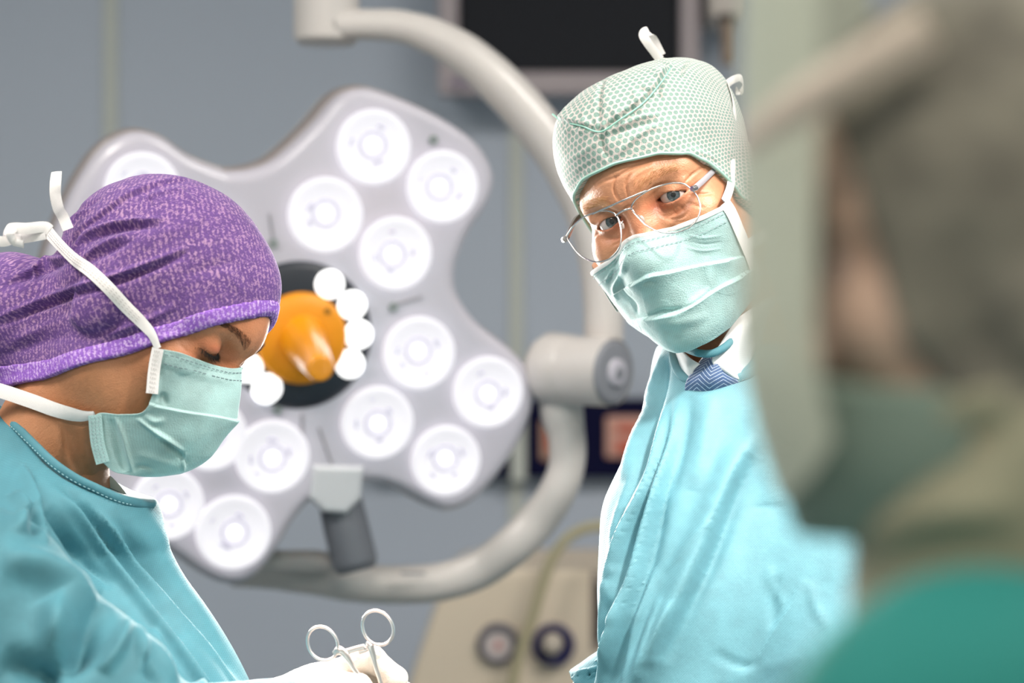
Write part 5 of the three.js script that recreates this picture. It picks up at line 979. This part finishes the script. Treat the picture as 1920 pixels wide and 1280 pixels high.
  const mf = folds([
    { pts: [[440, 785], [408, 779], [350, 770], [292, 758]], w: 3, a: 3.6, kind: 'step', tail: 8, ends: 0 },
    { pts: [[344, 846], [318, 826], [291, 808], [257, 783]], w: 4, a: 4.6, kind: 'ridge' }, { pts: [[352, 870], [338, 852], [318, 836], [296, 820]], w: 5, a: 5, kind: 'valley' },
    { pts: [[248, 884], [240, 850], [233, 818], [218, 782]], w: 3.5, a: 4.5, kind: 'ridge' }, { pts: [[236, 884], [226, 850], [216, 815], [208, 785]], w: 7, a: 4, kind: 'valley' },
    { pts: [[346, 848], [345, 862], [342, 884]], w: 3, a: 3, kind: 'ridge' }, { pts: [[250, 884], [262, 874], [290, 880]], w: 4, a: 2.4, kind: 'valley' },
    { pts: [[294, 752], [306, 742], [312, 760]], w: 5, a: 3.4, kind: 'valley' }, { pts: [[270, 776], [290, 790], [310, 786]], w: 6, a: 2.4, kind: 'ridge' }, { pts: [[300, 704], [296, 730], [292, 750]], w: 4, a: 1.5, kind: 'ridge' },
    { pts: [[330, 692], [390, 706], [448, 716]], w: 9, a: 1.2, kind: 'ridge' }, { pts: [[255, 850], [300, 862], [350, 882]], w: 9, a: 1.4, kind: 'ridge' },
  ]);
  displace(mg, (p) => { const d = hl(...fr.l(p).toArray()); return d < 0.0028 ? 0.0028 - d : 0; });
  displace(mg, (p, n) => { const q = fr.l(p); return ((n.z > 0 ? mf(...proj(p)) * sstep(0, 0.25, n.z) : 0) + 0.35 * fbm(q.x * 60, q.y * 60, q.z * 60, 2)) * 0.001; });
  const mask = part(t, 'face_mask', thicken(mg, NU, NV, 0.0008), MASK, 'mint green pleated face mask');
  const pick = (f) => half.map((r) => { const i = Math.min(Math.floor(f * 5), 4), k = f * 5 - i; return r[i].clone().lerp(r[i + 1], k); });
  const full_ = false, lineAcross = (v, off) => { const j = v * 7, a = Math.floor(j), k = j - a, r = half[a].map((q, i) => q.clone().lerp(half[a + 1][i], k)), rf = farHalf[a].map((q, i) => q.clone().lerp(farHalf[a + 1][i], k)), c = new THREE.CatmullRomCurve3(full_ ? [...r.slice().reverse(), ...rf.slice(1)] : r.slice().reverse(), false, 'centripetal').getPoints(60); return c.map((q) => q.add(V(q.x, 0, q.z + 0.05).normalize().multiplyScalar(off)).applyMatrix4(fr.m)); };
  const acrossDir = (v) => lineAcross(v, 0).map((p) => { const q = fr.l(p); return fr.X.clone().multiplyScalar(q.x).addScaledVector(fr.Z, q.z + 0.05).normalize(); });
  for (const v of [0.03, 0.086]) part(mask, 'stitching', stitches(lineAcross(v, 0.0016), acrossDir(v), 0.003, 0.0017, 0.0006, v < 0.05 ? 0 : 0.1), std(0x6f7f86, 0.8), 'grey dashed stitching');
  for (const s of [-1, 1]) {
    const M2 = (q) => V(q.x * -s, q.y, q.z).applyMatrix4(fr.m);
    const side = half.map((r) => r[5]), e = s < 0 ? side.map((q) => M2(V(q.x - 0.0012, q.y, q.z))) : farHalf.map((r) => V(r[5].x + 0.0012, r[5].y, r[5].z).applyMatrix4(fr.m)), fc = e.map(() => fr.X.clone().multiplyScalar(s));
    part(mask, 'side_binding', ribbon(e.slice(0, 3), fc.slice(0, 3), 0.011, 0.0008, 30), M.tape, 'white woven side binding'); part(mask, 'side_binding', ribbon(e.slice(5), fc.slice(5), 0.0125, 0.0008, 24), MASK);
    const up = [[299, 657], [289, 628], [268, 600], [236, 570], [205, 540], [178, 514], [150, 488], [122, 460], [96, 434]].map(([x, y], k) => { const p = k ? cast(x, y, capW, 0, 1.85, 2.3) : e[0], q = fr.l(p); if (k) q.addScaledVector(grad(capBase, q), 0.0062); return k ? M2(V(-Math.abs(q.x), q.y, q.z)) : p; });
    const upF = up.map((p, k) => { const q = fr.l(p), g = grad(capBase, q); return k < 1 ? fr.X.clone().multiplyScalar(s) : fr.X.clone().multiplyScalar(g.x).addScaledVector(fr.Y, g.y).addScaledVector(fr.Z, g.z); });
    part(mask, 'tie', ribbon(up, upF, (k) => lerp(0.0062, 0.0108, sstep(0, 0.3, k)), 0.0007, 60), M.tape, 'white mask tie across the purple cap');
    if (s < 0) {
      const off = (pts, dirs, side, lift) => pts.map((p, k) => { const d = pts[Math.min(k + 1, pts.length - 1)].clone().sub(pts[Math.max(k - 1, 0)]), w = V().crossVectors(d, dirs[k]).normalize(); return p.clone().addScaledVector(w, side).addScaledVector(dirs[k].clone().normalize(), lift); });
      for (const a of [-0.0021, 0, 0.0021]) { part(mask, 'stitching', stitches(off(up.slice(2), upF.slice(2), a, 0.0011), upF.slice(2), 0.002, 0.002, 0.0004), std(0xbdb7b4, 0.8)); part(mask, 'stitching', stitches(off(e.slice(5), fc.slice(5), a * 1.6, 0.0013), fc.slice(5), 0.0016, 0.0018, 0.0005), thread); part(mask, 'stitching', stitches(off(e.slice(0, 3), fc.slice(0, 3), a, 0.0013), fc.slice(0, 3), 0.002, 0.0018, 0.0004), std(0xbdb7b4, 0.8)); }
    }
    const lowN = [[180, 780], [150, 779], [110, 770], [60, 752], [0, 732], [-70, 712]].map(([x, y], k) => { const d = castDepth(x, y, (a, b, c) => Math.min(head(a, b, c), torso(a, b, c)), 1.85, 2.3), p = k ? P(x, y, k > 3 ? 2.084 + (k - 4) * 0.008 : d - 0.0055) : e[5].clone(), q = fr.l(p); return k ? M2(V(-Math.abs(q.x), q.y, q.z)) : p; });
    part(mask, 'tie', ribbon(lowN, lowN.map((p) => { const q = fr.l(p), g = grad(hl, q); return fr.X.clone().multiplyScalar(g.x).addScaledVector(fr.Y, g.y).addScaledVector(fr.Z, g.z); }), (k) => lerp(0.007, 0.0125, sstep(0, 0.3, k)), 0.0007, 40), M.tape, 'white mask tie round the neck');
  }
  const tw = (pts, w, label) => part(mask, 'bow', ribbon(pts.map(([x, y, d]) => P(x, y, d)), pts.map(([, , , fx = 0, fy = 0, fz = 1]) => V(fx, fy, fz)), w, 0.0007, 40), M.tape, label);
  tw([[94, 432, 2.045], [86, 426, 2.046], [50, 428, 2.05], [22, 428, 2.055], [9, 434, 2.06, -1, 0.3, 0.4], [12, 446, 2.064, -0.6, -0.6, 0.5], [40, 446, 2.06], [86, 438, 2.046]], 0.0095, 'white bow loop behind the purple cap');
  tw([[40, 440, 2.06], [24, 446, 2.055], [10, 452, 2.05], [-14, 452, 2.05], [-60, 458, 2.06]], 0.009, 'white bow end behind the purple cap');
  tw([[28, 426, 2.052, 0.3, 0, 1], [19, 438, 2.046, 0.5, 0, 1], [26, 452, 2.05, 0.4, -0.3, 1], [44, 458, 2.046, 0, -0.5, 1]], 0.0072, 'white knot of the bow');
  tw([[128, 430, 2.075, 0.2, 0, 1], [118, 406, 2.075, 0.2, 0, 1], [110, 392, 2.072, 0.15, 0, 1], [104, 366, 2.07, 0.3, 0, 1], [104, 344, 2.07, 0.1, 0, 1], [106, 322, 2.075, -0.2, 0, 1]], 0.0096, 'white tie end standing up behind the purple cap');

  // ---- gown
  const line = [[-300, 560], [0, 766], [58, 824], [102, 865], [140, 891], [181, 911], [222, 929], [255, 937], [292, 939], [420, 944]].map(([x, y]) => { const p = P(x, y, 2.1); return [p.x, p.y]; });
  const neckY = (x) => { let k = 0; while (k + 2 < line.length && line[k + 1][0] < x) k++; return lerp(line[k][1], line[k + 1][1], clamp((x - line[k][0]) / (line[k + 1][0] - line[k][0]), -1, 2)); };
  const gw = (x, y, z) => {
    let d = cone(x, y, z, A3(P(106, 1018, 2.12)), A3(P(84, 1420, 2.12)), 0.087, 0.209);
    d = smin(d, cone(x, y, z, A3(P(70, 1420, 2.12)), [base.x, 0.8, base.z], 0.18, 0.2), 0.06);
    d = smin(d, cone(x, y, z, [base.x, 0.8, base.z], [base.x, 0.34, base.z], 0.2, 0.24), 0.06);
    d = smin(d, cone(x, y, z, A3(P(26, 900, 2.13)), A3(P(90, 1018, 2.12)), 0.062, 0.084), 0.05);
    d = smin(d, cone(x, y, z, A3(P(20, 985, 2.04)), A3(P(-40, 1120, 1.93)), 0.05, 0.062), 0.03);
    d = smin(d, cone(x, y, z, A3(P(30, 1000, 2.2)), A3(P(60, 1180, 2.33)), 0.06, 0.07), 0.05);
    d = smin(d, cone(x, y, z, A3(P(60, 1180, 2.33)), A3(P(200, 1480, 2.36)), 0.07, 0.065), 0.04);
    return smin(d, cone(x, y, z, A3(P(200, 1480, 2.36)), A3(P(540, 1430, 2.25)), 0.065, 0.04), 0.03);
  };
  const slv = (x, y, z) => {
    let d = cone(x, y, z, A3(P(-70, 1075, 1.95)), A3(P(-30, 1124, 1.9)), 0.055, 0.064);
    d = smin(d, cone(x, y, z, A3(P(-30, 1124, 1.9)), A3(P(146, 1316, 1.87)), 0.064, 0.067), 0.03);
    d = smin(d, cone(x, y, z, A3(P(146, 1316, 1.87)), A3(P(200, 1440, 1.87)), 0.067, 0.066), 0.03);
    return smin(d, cone(x, y, z, A3(P(200, 1440, 1.87)), A3(P(520, 1350, 2.05)), 0.062, 0.036), 0.04);
  };
  const gAll = (x, y, z) => smin(gw(x, y, z), slv(x, y, z), 0.007);
  const gf = (x, y, z) => smax(smax(gAll(x, y, z), (y - neckY(x)) * 0.75, 0.003), 0.34 - y, 0.003);
  const [gg, gLow] = gownNet(gf, [base.x - 0.3, 0.3, base.z - 0.34], [base.x + 0.34, 1.5, base.z + 0.4], 0.0032, 0.009, 1.18);
  const fold = folds([
    { pts: [[150, 940], [178, 958], [252, 1040], [327, 1126], [416, 1230], [500, 1340]], w: 9.52, a: 10.1, kind: 'ridge', ends: 2 },
    { pts: [[200, 968], [282, 1056], [356, 1142], [420, 1220], [490, 1330]], w: 17, a: 18, kind: 'valley', ends: 2 },
    { pts: [[70, 880], [110, 925], [166, 996], [226, 1080], [270, 1140], [330, 1216], [380, 1285]], w: 8.5, a: 9, kind: 'ridge', ends: 2 },
    { pts: [[110, 900], [160, 955], [222, 1030], [290, 1120], [350, 1200]], w: 10.6, a: 11.2, kind: 'valley' },
    { pts: [[60, 900], [100, 960], [150, 1040], [212, 1100]], w: 10.6, a: 11.2, kind: 'valley' }, { pts: [[40, 870], [58, 920], [76, 990], [92, 1020]], w: 8.5, a: 9, kind: 'ridge' },
    { pts: [[95, 950], [130, 1000], [160, 1046]], w: 9.52, a: 10.1, kind: 'valley' }, { pts: [[60, 950], [66, 985], [74, 1000]], w: 8.5, a: 9, kind: 'valley' },
    { pts: [[0, 1050], [60, 1060], [130, 1100], [180, 1130]], w: 27.6, a: 18.8, kind: 'ridge' }, { pts: [[95, 1120], [110, 1180], [100, 1280]], w: 27.6, a: 21.1, kind: 'ridge' },
    { pts: [[190, 1130], [170, 1180], [130, 1230], [60, 1270]], w: 31.9, a: 33.8, kind: 'valley' }, { pts: [[0, 1240], [60, 1260], [100, 1290]], w: 27.6, a: 21.1, kind: 'valley' },
    { pts: [[240, 1160], [220, 1210], [190, 1260]], w: 12.8, a: 13.5, kind: 'ridge' }, { pts: [[255, 1170], [262, 1210], [268, 1260]], w: 8.5, a: 9, kind: 'ridge' },
    { pts: [[265, 1230], [280, 1260], [300, 1290]], w: 8.5, a: 9, kind: 'valley' }, { pts: [[280, 1180], [300, 1220], [330, 1280]], w: 8.5, a: 9, kind: 'ridge' },
    { pts: [[270, 945], [310, 1010], [370, 1110], [420, 1200], [466, 1276]], w: 12.8, a: 3.75, kind: 'ridge', ends: 2 }, { pts: [[20, 930], [40, 960], [36, 1000]], w: 12.8, a: 13.5, kind: 'ridge' },
  ]);
  for (const g of [gg, gLow]) displace(g, (p, n) => { const s = proj(p), nb = sstep(0, 0.02, neckY(p.x) - p.y), big = 2.2 * fbm(p.x * 12, p.y * 5, p.z * 12, 2) + (p.y < 1.2 ? sstep(1.2, 0.8, p.y) * 10 * noise3(p.x * 16, p.y * 1.5, p.z * 16) : 0); return (fold(s[0], s[1]) * sstep(-0.25, 0.25, n.z) + big) * 0.001 * nb; });
  for (const g of [gg, gLow]) uvBy(g, (p) => [p.x * 0.85 + p.y * 0.5, p.y * 0.85 - p.x * 0.5]);
  const gown = part(t, 'surgical_gown', mergeGeometries([gg, gLow]), GOWN2, 'teal surgical gown');
  const nbp = [[-60, 722], [-4, 768], [28, 798], [58, 828], [102, 870], [140, 896], [181, 916], [222, 934], [255, 942], [288, 944]].map(([x, y]) => [cast(x, y, gAll, 0.0012, 1.8, 2.25), 0.0042]);
  part(gown, 'neckband', tube(nbp, 110, 10, 0.7), GOWN2, 'stitched teal neckband');
  part(gown, 'stitching', stitches(nbp.map(([p]) => p.clone().add(V(-0.001, -0.0018, 0.0045))), nbp.map(() => V(0, 0.2, 1)), 0.0022, 0.002, 0.0005), std(0xa9d0d6, 0.8));
  part(gown, 'neck_tie', ribbon([[190, 925, 2.125], [200, 900, 2.13], [214, 912, 2.13], [236, 940, 2.125]].map(([x, y, d]) => P(x, y, d)), tri(4).map(() => V(0.4, 0.2, 1)), 0.009, 0.0008, 20), std(0xd8ecec, 0.8), 'pale cloth edge at the throat');
  // glove: wrist, palm, thumb and four curled fingers closed on the instrument
  const h = (x, y, d) => A3(P(x, y, d)), ch = (pts, r) => (x, y, z) => { let d = 1e9; for (let i = 0; i + 1 < pts.length; i++) d = smin(d, cone(x, y, z, pts[i], pts[i + 1], r[i], r[i + 1]), 0.004); return d; };
  const fingers = [
    ch([h(632, 1262, 2.075), h(697, 1234, 2.063), h(742, 1272, 2.06), h(722, 1318, 2.066)], [0.0125, 0.0108, 0.0098, 0.0085]),
    ch([h(622, 1290, 2.092), h(704, 1262, 2.084), h(756, 1300, 2.08), h(728, 1345, 2.084)], [0.0125, 0.011, 0.0098, 0.0085]),
    ch([h(614, 1318, 2.11), h(696, 1292, 2.104), h(748, 1330, 2.1), h(718, 1370, 2.1)], [0.012, 0.0105, 0.0095, 0.008]),
    ch([h(606, 1342, 2.126), h(676, 1322, 2.122), h(722, 1354, 2.12), h(698, 1390, 2.116)], [0.011, 0.0095, 0.0085, 0.0075]),
    ch([h(590, 1300, 2.062), h(632, 1282, 2.046), h(672, 1286, 2.044), h(700, 1310, 2.05)], [0.0145, 0.0115, 0.0105, 0.0085]),
  ];
  const glf = (x, y, z) => {
    let d = cone(x, y, z, h(490, 1352, 2.07), h(548, 1338, 2.078), 0.033, 0.0285);
    d = smin(d, cone(x, y, z, h(548, 1338, 2.078), h(600, 1322, 2.09), 0.028, 0.03), 0.02);
    d = smin(d, cone(x, y, z, h(606, 1304, 2.08), h(612, 1345, 2.11), 0.026, 0.024), 0.02);
    let f = 1e9; for (const g of fingers) f = Math.min(f, g(x, y, z));
    return smin(d, f, 0.01);
  };
  const lh = P(580, 1445, 2.235), sh = surgeon.hand; part(t, 'glove', sh.glv.clone().translate(lh.x - sh.gk.x, lh.y - sh.gk.y, lh.z - sh.gk.z), surgeon.gloveMat, 'cream rubber glove');
  const g0 = P(470, 1420, 2.09), g1 = P(790, 1190, 2.09), glv = net(glf, [g0.x, g0.y, -2.15], [g1.x, g1.y, -2.02], 0.0022);
  const gfold = folds([{ pts: [[560, 1272], [575, 1284], [590, 1290]], w: 4, a: 1.5, kind: 'ridge' }, { pts: [[600, 1250], [612, 1264], [630, 1272]], w: 4, a: 1.4, kind: 'valley' }, { pts: [[545, 1270], [556, 1286], [570, 1296]], w: 3, a: 1.4, kind: 'ridge' }, { pts: [[700, 1246], [703, 1262], [712, 1280]], w: 2.5, a: 1.6, kind: 'valley' }, { pts: [[664, 1226], [667, 1240], [665, 1250]], w: 2.5, a: 1.4, kind: 'valley' }]);
  displace(glv, (p, n) => (gfold(...proj(p)) + 0.5 * fbm(p.x * 120, p.y * 120, p.z * 120, 2)) * 0.001); uvBy(glv, flatUV);
  part(t, 'glove', glv, surgeon.gloveMat, 'cream rubber glove closed round the forceps');
}
// ---------------------------------------------------------------- the forceps in her hand
{
  const steel = std(0xf6e8e4, 0.34, { metalness: 1 }), at = (x, y, d = 2.042) => P(x, y, d), t = thing('forceps', 'steel ring handled forceps standing in the cream glove', 'forceps', at(672, 1250));
  const ring = (cx, cy, a, b, rot, d) => { const pts = []; for (let k = 0; k < 20; k++) { const q = k / 20 * Math.PI * 2, x = Math.cos(q) * a, y = Math.sin(q) * b; pts.push([at(cx + x * Math.cos(rot) - y * Math.sin(rot), cy + x * Math.sin(rot) + y * Math.cos(rot), d), 0.00135]); } return part(t, 'finger_ring', tube(pts, 90, 12, 1.5, true), steel); };
  ring(605, 1206, 27, 33, -0.5, 2.042); ring(708.5, 1176.5, 27.5, 33.5, -0.5, 2.046);
  part(t, 'shank', tube([[626, 1226, 5.5], [636, 1219, 8.5], [646, 1225, 7], [662, 1250, 4.4], [678, 1274, 4.2], [694, 1300, 4.2], [716, 1338, 4.6]].map(([x, y, r]) => [at(x, y), r / F * 2.05]), 60, 12, 0.62), steel);
  part(t, 'shank', tube([[697, 1202, 4.5], [693, 1208, 8.5], [697, 1220, 6.5], [704, 1248, 4.4], [713, 1276, 4.2], [719, 1300, 4.2], [726, 1338, 4.6]].map(([x, y, r]) => [at(x, y, 2.046), r / F * 2.05]), 60, 12, 0.62), steel);
  for (const [p, d] of [[[[642, 1224], [655, 1220], [668, 1216], [684, 1212]], 2.0425], [[[694, 1212], [684, 1217], [672, 1221]], 2.0465]]) part(t, 'ratchet', tube(p.map(([x, y]) => [at(x, y, d), 0.0026]), 20, 8, 0.5), steel);
  part(t, 'jaws', tube([[719, 1336, 5.5], [724, 1348, 6.5], [733, 1370, 4.5], [742, 1400, 2.5]].map(([x, y, r]) => [at(x, y, 2.055), r / F * 2.05]), 24, 12, 0.7), steel);
}

// ---------------------------------------------------------------- the person close to the camera, in profile under a face shield
{
  const fr = new Frame(P(1604, 492, 1.0).sub(V(-0.0092, 0, 0.028)), 4, -106, -4), k = 0.94;
  const base = V(P(1900, 0, 1.02).x, 0, -1.02);
  const t = thing('person', 'blurred person close to the camera in profile under a clear face shield', 'person', base);
  const h0 = headField({ eye: [0.032, 0, -0.001], lidUp: 0.004, lidLow: 0.004, eyeWidth: 0.0142, slant: -0.05, brow: 1, skull: [0.072, 0.084, 0.097], face: [0.06, 0.084, 0.052], earOut: 0.98, neckTo: fr.l(P(2010, 1130, 1.04)).divideScalar(k).toArray(), neck: 0.057, puff: false });
  const hl = (x, y, z) => h0(x / k, y / k, z / k) * k, head = fr.field(hl);
  const C = fr.w(0, -0.02, -0.05), hg = net((x, y, z) => smax(head(x, y, z), sph(x, y, z, A3(C), 0.2), 0.004), [C.x - 0.21, C.y - 0.21, C.z - 0.21], [C.x + 0.21, C.y + 0.21, C.z + 0.21], 0.0024);
  const tone = skinTone([0.52, 0.37, 0.29], 0.12), lg = legs(base.x, base.z, 0.85, -Math.PI / 2);
  const sh = [[1850, 1475, 0.9], [2040, 1420, 1.2]];
  const torso = (x, y, z) => {
    let d = cone(x, y, z, A3(P(2010, 1300, 1.04)), [base.x, 0.95, base.z], 0.08, 0.13);
    d = smin(d, cone(x, y, z, A3(fr.w(0, -0.09, -0.1)), A3(P(2010, 1300, 1.04)), 0.05, 0.06), 0.04);
    for (const [a, b, e] of sh) { const s = P(a, b, e); d = smin(d, cone(x, y, z, A3(P(2010, 1320, 1.04)), A3(s), 0.05, 0.045), 0.04); d = smin(d, cone(x, y, z, A3(s), [s.x - 0.02, s.y - 0.29, s.z], 0.045, 0.036), 0.03); d = smin(d, cone(x, y, z, [s.x - 0.02, s.y - 0.29, s.z], [s.x - 0.22, s.y - 0.3, s.z - 0.06], 0.036, 0.028), 0.03); }
    return smin(d, lg(x, y, z), 0.05);
  };
  const bg = net(torso, [base.x - 0.34, -0.02, base.z - 0.34], [base.x + 0.3, 1.5, base.z + 0.36], 0.012);
  for (const g of [hg, bg]) { colorBy(g, (p) => tone(p.x, p.y, p.z)); uvBy(g, flatUV); }
  part(t, 'body', mergeGeometries([hg, bg]), skinMat(0.5));
  for (const s of [-1, 1]) makeEye(t, fr, [0.032 * s * k, 0, -0.001], fr.w(0.03 * s, -0.05, 1), [0.1, 0.13, 0.14], 0.0115);
  const local = (pts, x) => pts.map(([a, b]) => { const q = fr.l(fr.on(a, b, 0, x)); return [q.z, q.y]; });
  const pickY = (T, z) => { let i = 0; while (i + 2 < T.length && T[i + 1][0] > z) i++; return lerp(T[i][1], T[i + 1][1], clamp((z - T[i][0]) / (T[i + 1][0] - T[i][0]), -1, 2)); };
  // cap over skull and hair, edge from the brow back past the ear
  const edge = local([[1440, 90], [1530, 200], [1600, 330], [1650, 500], [1700, 650], [1800, 760], [2300, 800]], 0.066);
  const capBase = (x, y, z) => smin(ell(x, y, z, [0, 0.032, -0.074], [0.079, 0.095, 0.103]), hl(x, y, z) - 0.004, 0.01);
  const nCap = net(fr.field((x, y, z) => smax(Math.max(capBase(x, y, z) - 0.0022, -hl(x, y, z) - 0.002), (pickY(edge, z) - y) * 0.5, 0.002)), [C.x - 0.21, C.y - 0.21, C.z - 0.21], [C.x + 0.21, C.y + 0.21, C.z + 0.21], 0.0032);
  displace(nCap, (p) => (2.2 * fbm(p.x * 34, p.y * 60, p.z * 34, 2)) * 0.001); uvBy(nCap, flatUV);
  const printed = tex(256, 256, (u, v) => { const n = tfbm(u, v, 7, 9, 3, 71); return [lerp(0.34, 0.54, n), lerp(0.335, 0.53, n), lerp(0.31, 0.48, n)]; }, [0.12, 0.12]);
  part(t, 'surgical_cap', nCap, std(0xffffff, 0.85, { map: printed, side: THREE.DoubleSide }), 'dull grey green cloth cap');
  // hood cloth round neck and jaw
  const hoodF = (x, y, z) => { let d = cone(x, y, z, A3(fr.w(0, -0.075, -0.085)), A3(P(1985, 1120, 1.035)), 0.074, 0.074); return smin(d, cone(x, y, z, A3(fr.w(0, -0.09, -0.05)), A3(P(1880, 1120, 1.02)), 0.05, 0.06), 0.04); };
  const hoodEnd = P(0, 1230, 1.0).y, hood = net((x, y, z) => { const e = fr.e, ly = e[1] * x + e[5] * y + e[9] * z + e[13], lz = e[2] * x + e[6] * y + e[10] * z + e[14]; return smax(smax(hoodF(x, y, z), (ly + 0.036 + 0.9 * Math.max(0, lz + 0.062)) * 0.7, 0.01), Math.max(-head(x, y, z) - 0.006, hoodEnd - y), 0.004); }, [C.x - 0.16, C.y - 0.26, C.z - 0.16], [C.x + 0.24, C.y + 0.06, C.z + 0.16], 0.0035);
  const hf = folds([{ pts: [[1600, 960], [1740, 860], [1900, 800]], w: 26, a: 9, kind: 'valley' }, { pts: [[1620, 1010], [1760, 960], [1920, 950]], w: 40, a: 8, kind: 'ridge' }, { pts: [[1690, 830], [1800, 760], [1920, 720]], w: 26, a: 7, kind: 'ridge' }]);
  displace(hood, (p, n) => n.z > 0 ? hf(...proj(p)) * 0.001 : 0); uvBy(hood, flatUV);
  part(t, 'hood', hood, std(0x94937e, 0.85), 'olive cloth hood round the neck');
  // mask
  const mb = (x, y, z) => { let d = cone(x, y, z, [0, -0.012, 0.012], [0, -0.046, 0.034], 0.008, 0.012); d = smin(d, cone(x, y, z, [0, -0.046, 0.034], [0, -0.112, 0.012], 0.013, 0.018), 0.02); d = smin(d, ell(x, y, z, [0, -0.062, -0.02], [0.058, 0.062, 0.045]), 0.03); return (smin(d, h0(x, y, z), 0.015) - 0.003); };
  const nm = net(fr.field((X, Y, Z) => { const x = X / k, y = Y / k, z = Z / k; return k * smax(smax(smax(Math.max(mb(x, y, z) - 0.002, -h0(x, y, z) - 0.002), y + 0.048 + 0.25 * Math.abs(x) * 0.3, 0.002), -0.123 - y, 0.002), -0.052 - z, 0.002); }), [C.x - 0.16, C.y - 0.16, C.z - 0.16], [C.x + 0.12, C.y + 0.08, C.z + 0.16], 0.0028);
  uvBy(nm, flatUV); const mk = part(t, 'face_mask', nm, std(0x788a80, 0.85, { side: THREE.DoubleSide }), 'dark grey green face mask');
  // clear shield curved round the face, with its foam band
  const sp = [], su = [], si = [], NA = 40, NB = 24;
  for (let j = 0; j <= NB; j++) for (let i = 0; i <= NA; i++) { const a = lerp(-1.02, 1.02, i / NA), r = 0.088, y = lerp(0.17, -0.1 + 0.03 * Math.pow(Math.abs(a) / 1.02, 3), j / NB), p = fr.w(Math.sin(a) * r, y, -0.040 + Math.cos(a) * r * 1.05 + 0.02 * (0.115 - y) - 2.4 * Math.pow(Math.max(0, -y - 0.01), 2)); sp.push(p.x, p.y, p.z); su.push(i / NA * 0.28, j / NB * 0.22); }
  for (let j = 0; j < NB; j++) for (let i = 0; i < NA; i++) { const a = j * (NA + 1) + i; si.push(a, a + NA + 1, a + 1, a + 1, a + NA + 1, a + NA + 2); }
  const sg = new THREE.BufferGeometry(); sg.setAttribute('position', new THREE.Float32BufferAttribute(sp, 3)); sg.setAttribute('uv', new THREE.Float32BufferAttribute(su, 2)); sg.setIndex(si); sg.computeVertexNormals();
  const shield = part(t, 'face_shield', sg, phys(0xb2b8aa, 0.85, { specularIntensity: 0.1, transparent: true, opacity: 0.86, side: THREE.DoubleSide }), 'hazy clear plastic face shield');
  const fb = []; for (let i = 0; i <= 20; i++) { const a = lerp(-1.5, 1.5, i / 20); fb.push(fr.w(Math.sin(a) * 0.09, 0.048 + 0.045 * (1 - Math.cos(a)), -0.042 + Math.cos(a) * 0.093)); }
  part(shield, 'foam_band', ribbon(fb, fb.map((p) => { const q = fr.l(p); return fr.X.clone().multiplyScalar(q.x).addScaledVector(fr.Z, q.z + 0.048).normalize(); }), 0.018, 0.004, 50), std(0xb9aea2, 0.9), 'pinkish foam band');
  // gown
  const gw = (x, y, z) => {
    let d = cone(x, y, z, A3(P(2010, 1400, 1.04)), [base.x, 0.95, base.z], 0.085, 0.19);
    d = smin(d, cone(x, y, z, [base.x, 0.95, base.z], [base.x, 0.34, base.z], 0.19, 0.22), 0.06);
    for (const [a, b, e] of sh) { const s = P(a, b, e); d = smin(d, cone(x, y, z, A3(P(2010, 1410, 1.04)), A3(s), 0.075, 0.07), 0.05); d = smin(d, cone(x, y, z, A3(s), [s.x - 0.02, s.y - 0.29, s.z], 0.07, 0.07), 0.05); d = smin(d, cone(x, y, z, [s.x - 0.02, s.y - 0.29, s.z], [s.x - 0.22, s.y - 0.3, s.z - 0.06], 0.068, 0.04), 0.04); }
    return d;
  };
  const gn = net((x, y, z) => smax(smax(gw(x, y, z), -ell(x, y, z, A3(P(1960, 1090, 1.035)), [0.085, 0.028, 0.085]), 0.006), 0.34 - y, 0.003), [base.x - 0.36, 0.3, base.z - 0.4], [base.x + 0.36, 1.5, base.z + 0.4], 0.0055);
  displace(gn, (p) => 3 * 0.001 * fbm(p.x * 12, p.y * 6, p.z * 12, 2)); uvBy(gn, flatUV);
  part(t, 'surgical_gown', gn, std(0x04736d, 0.8, { bumpMap: weaveBump, bumpScale: 0.0005 }), 'deep teal surgical gown');
}

renderer.render(scene, camera);
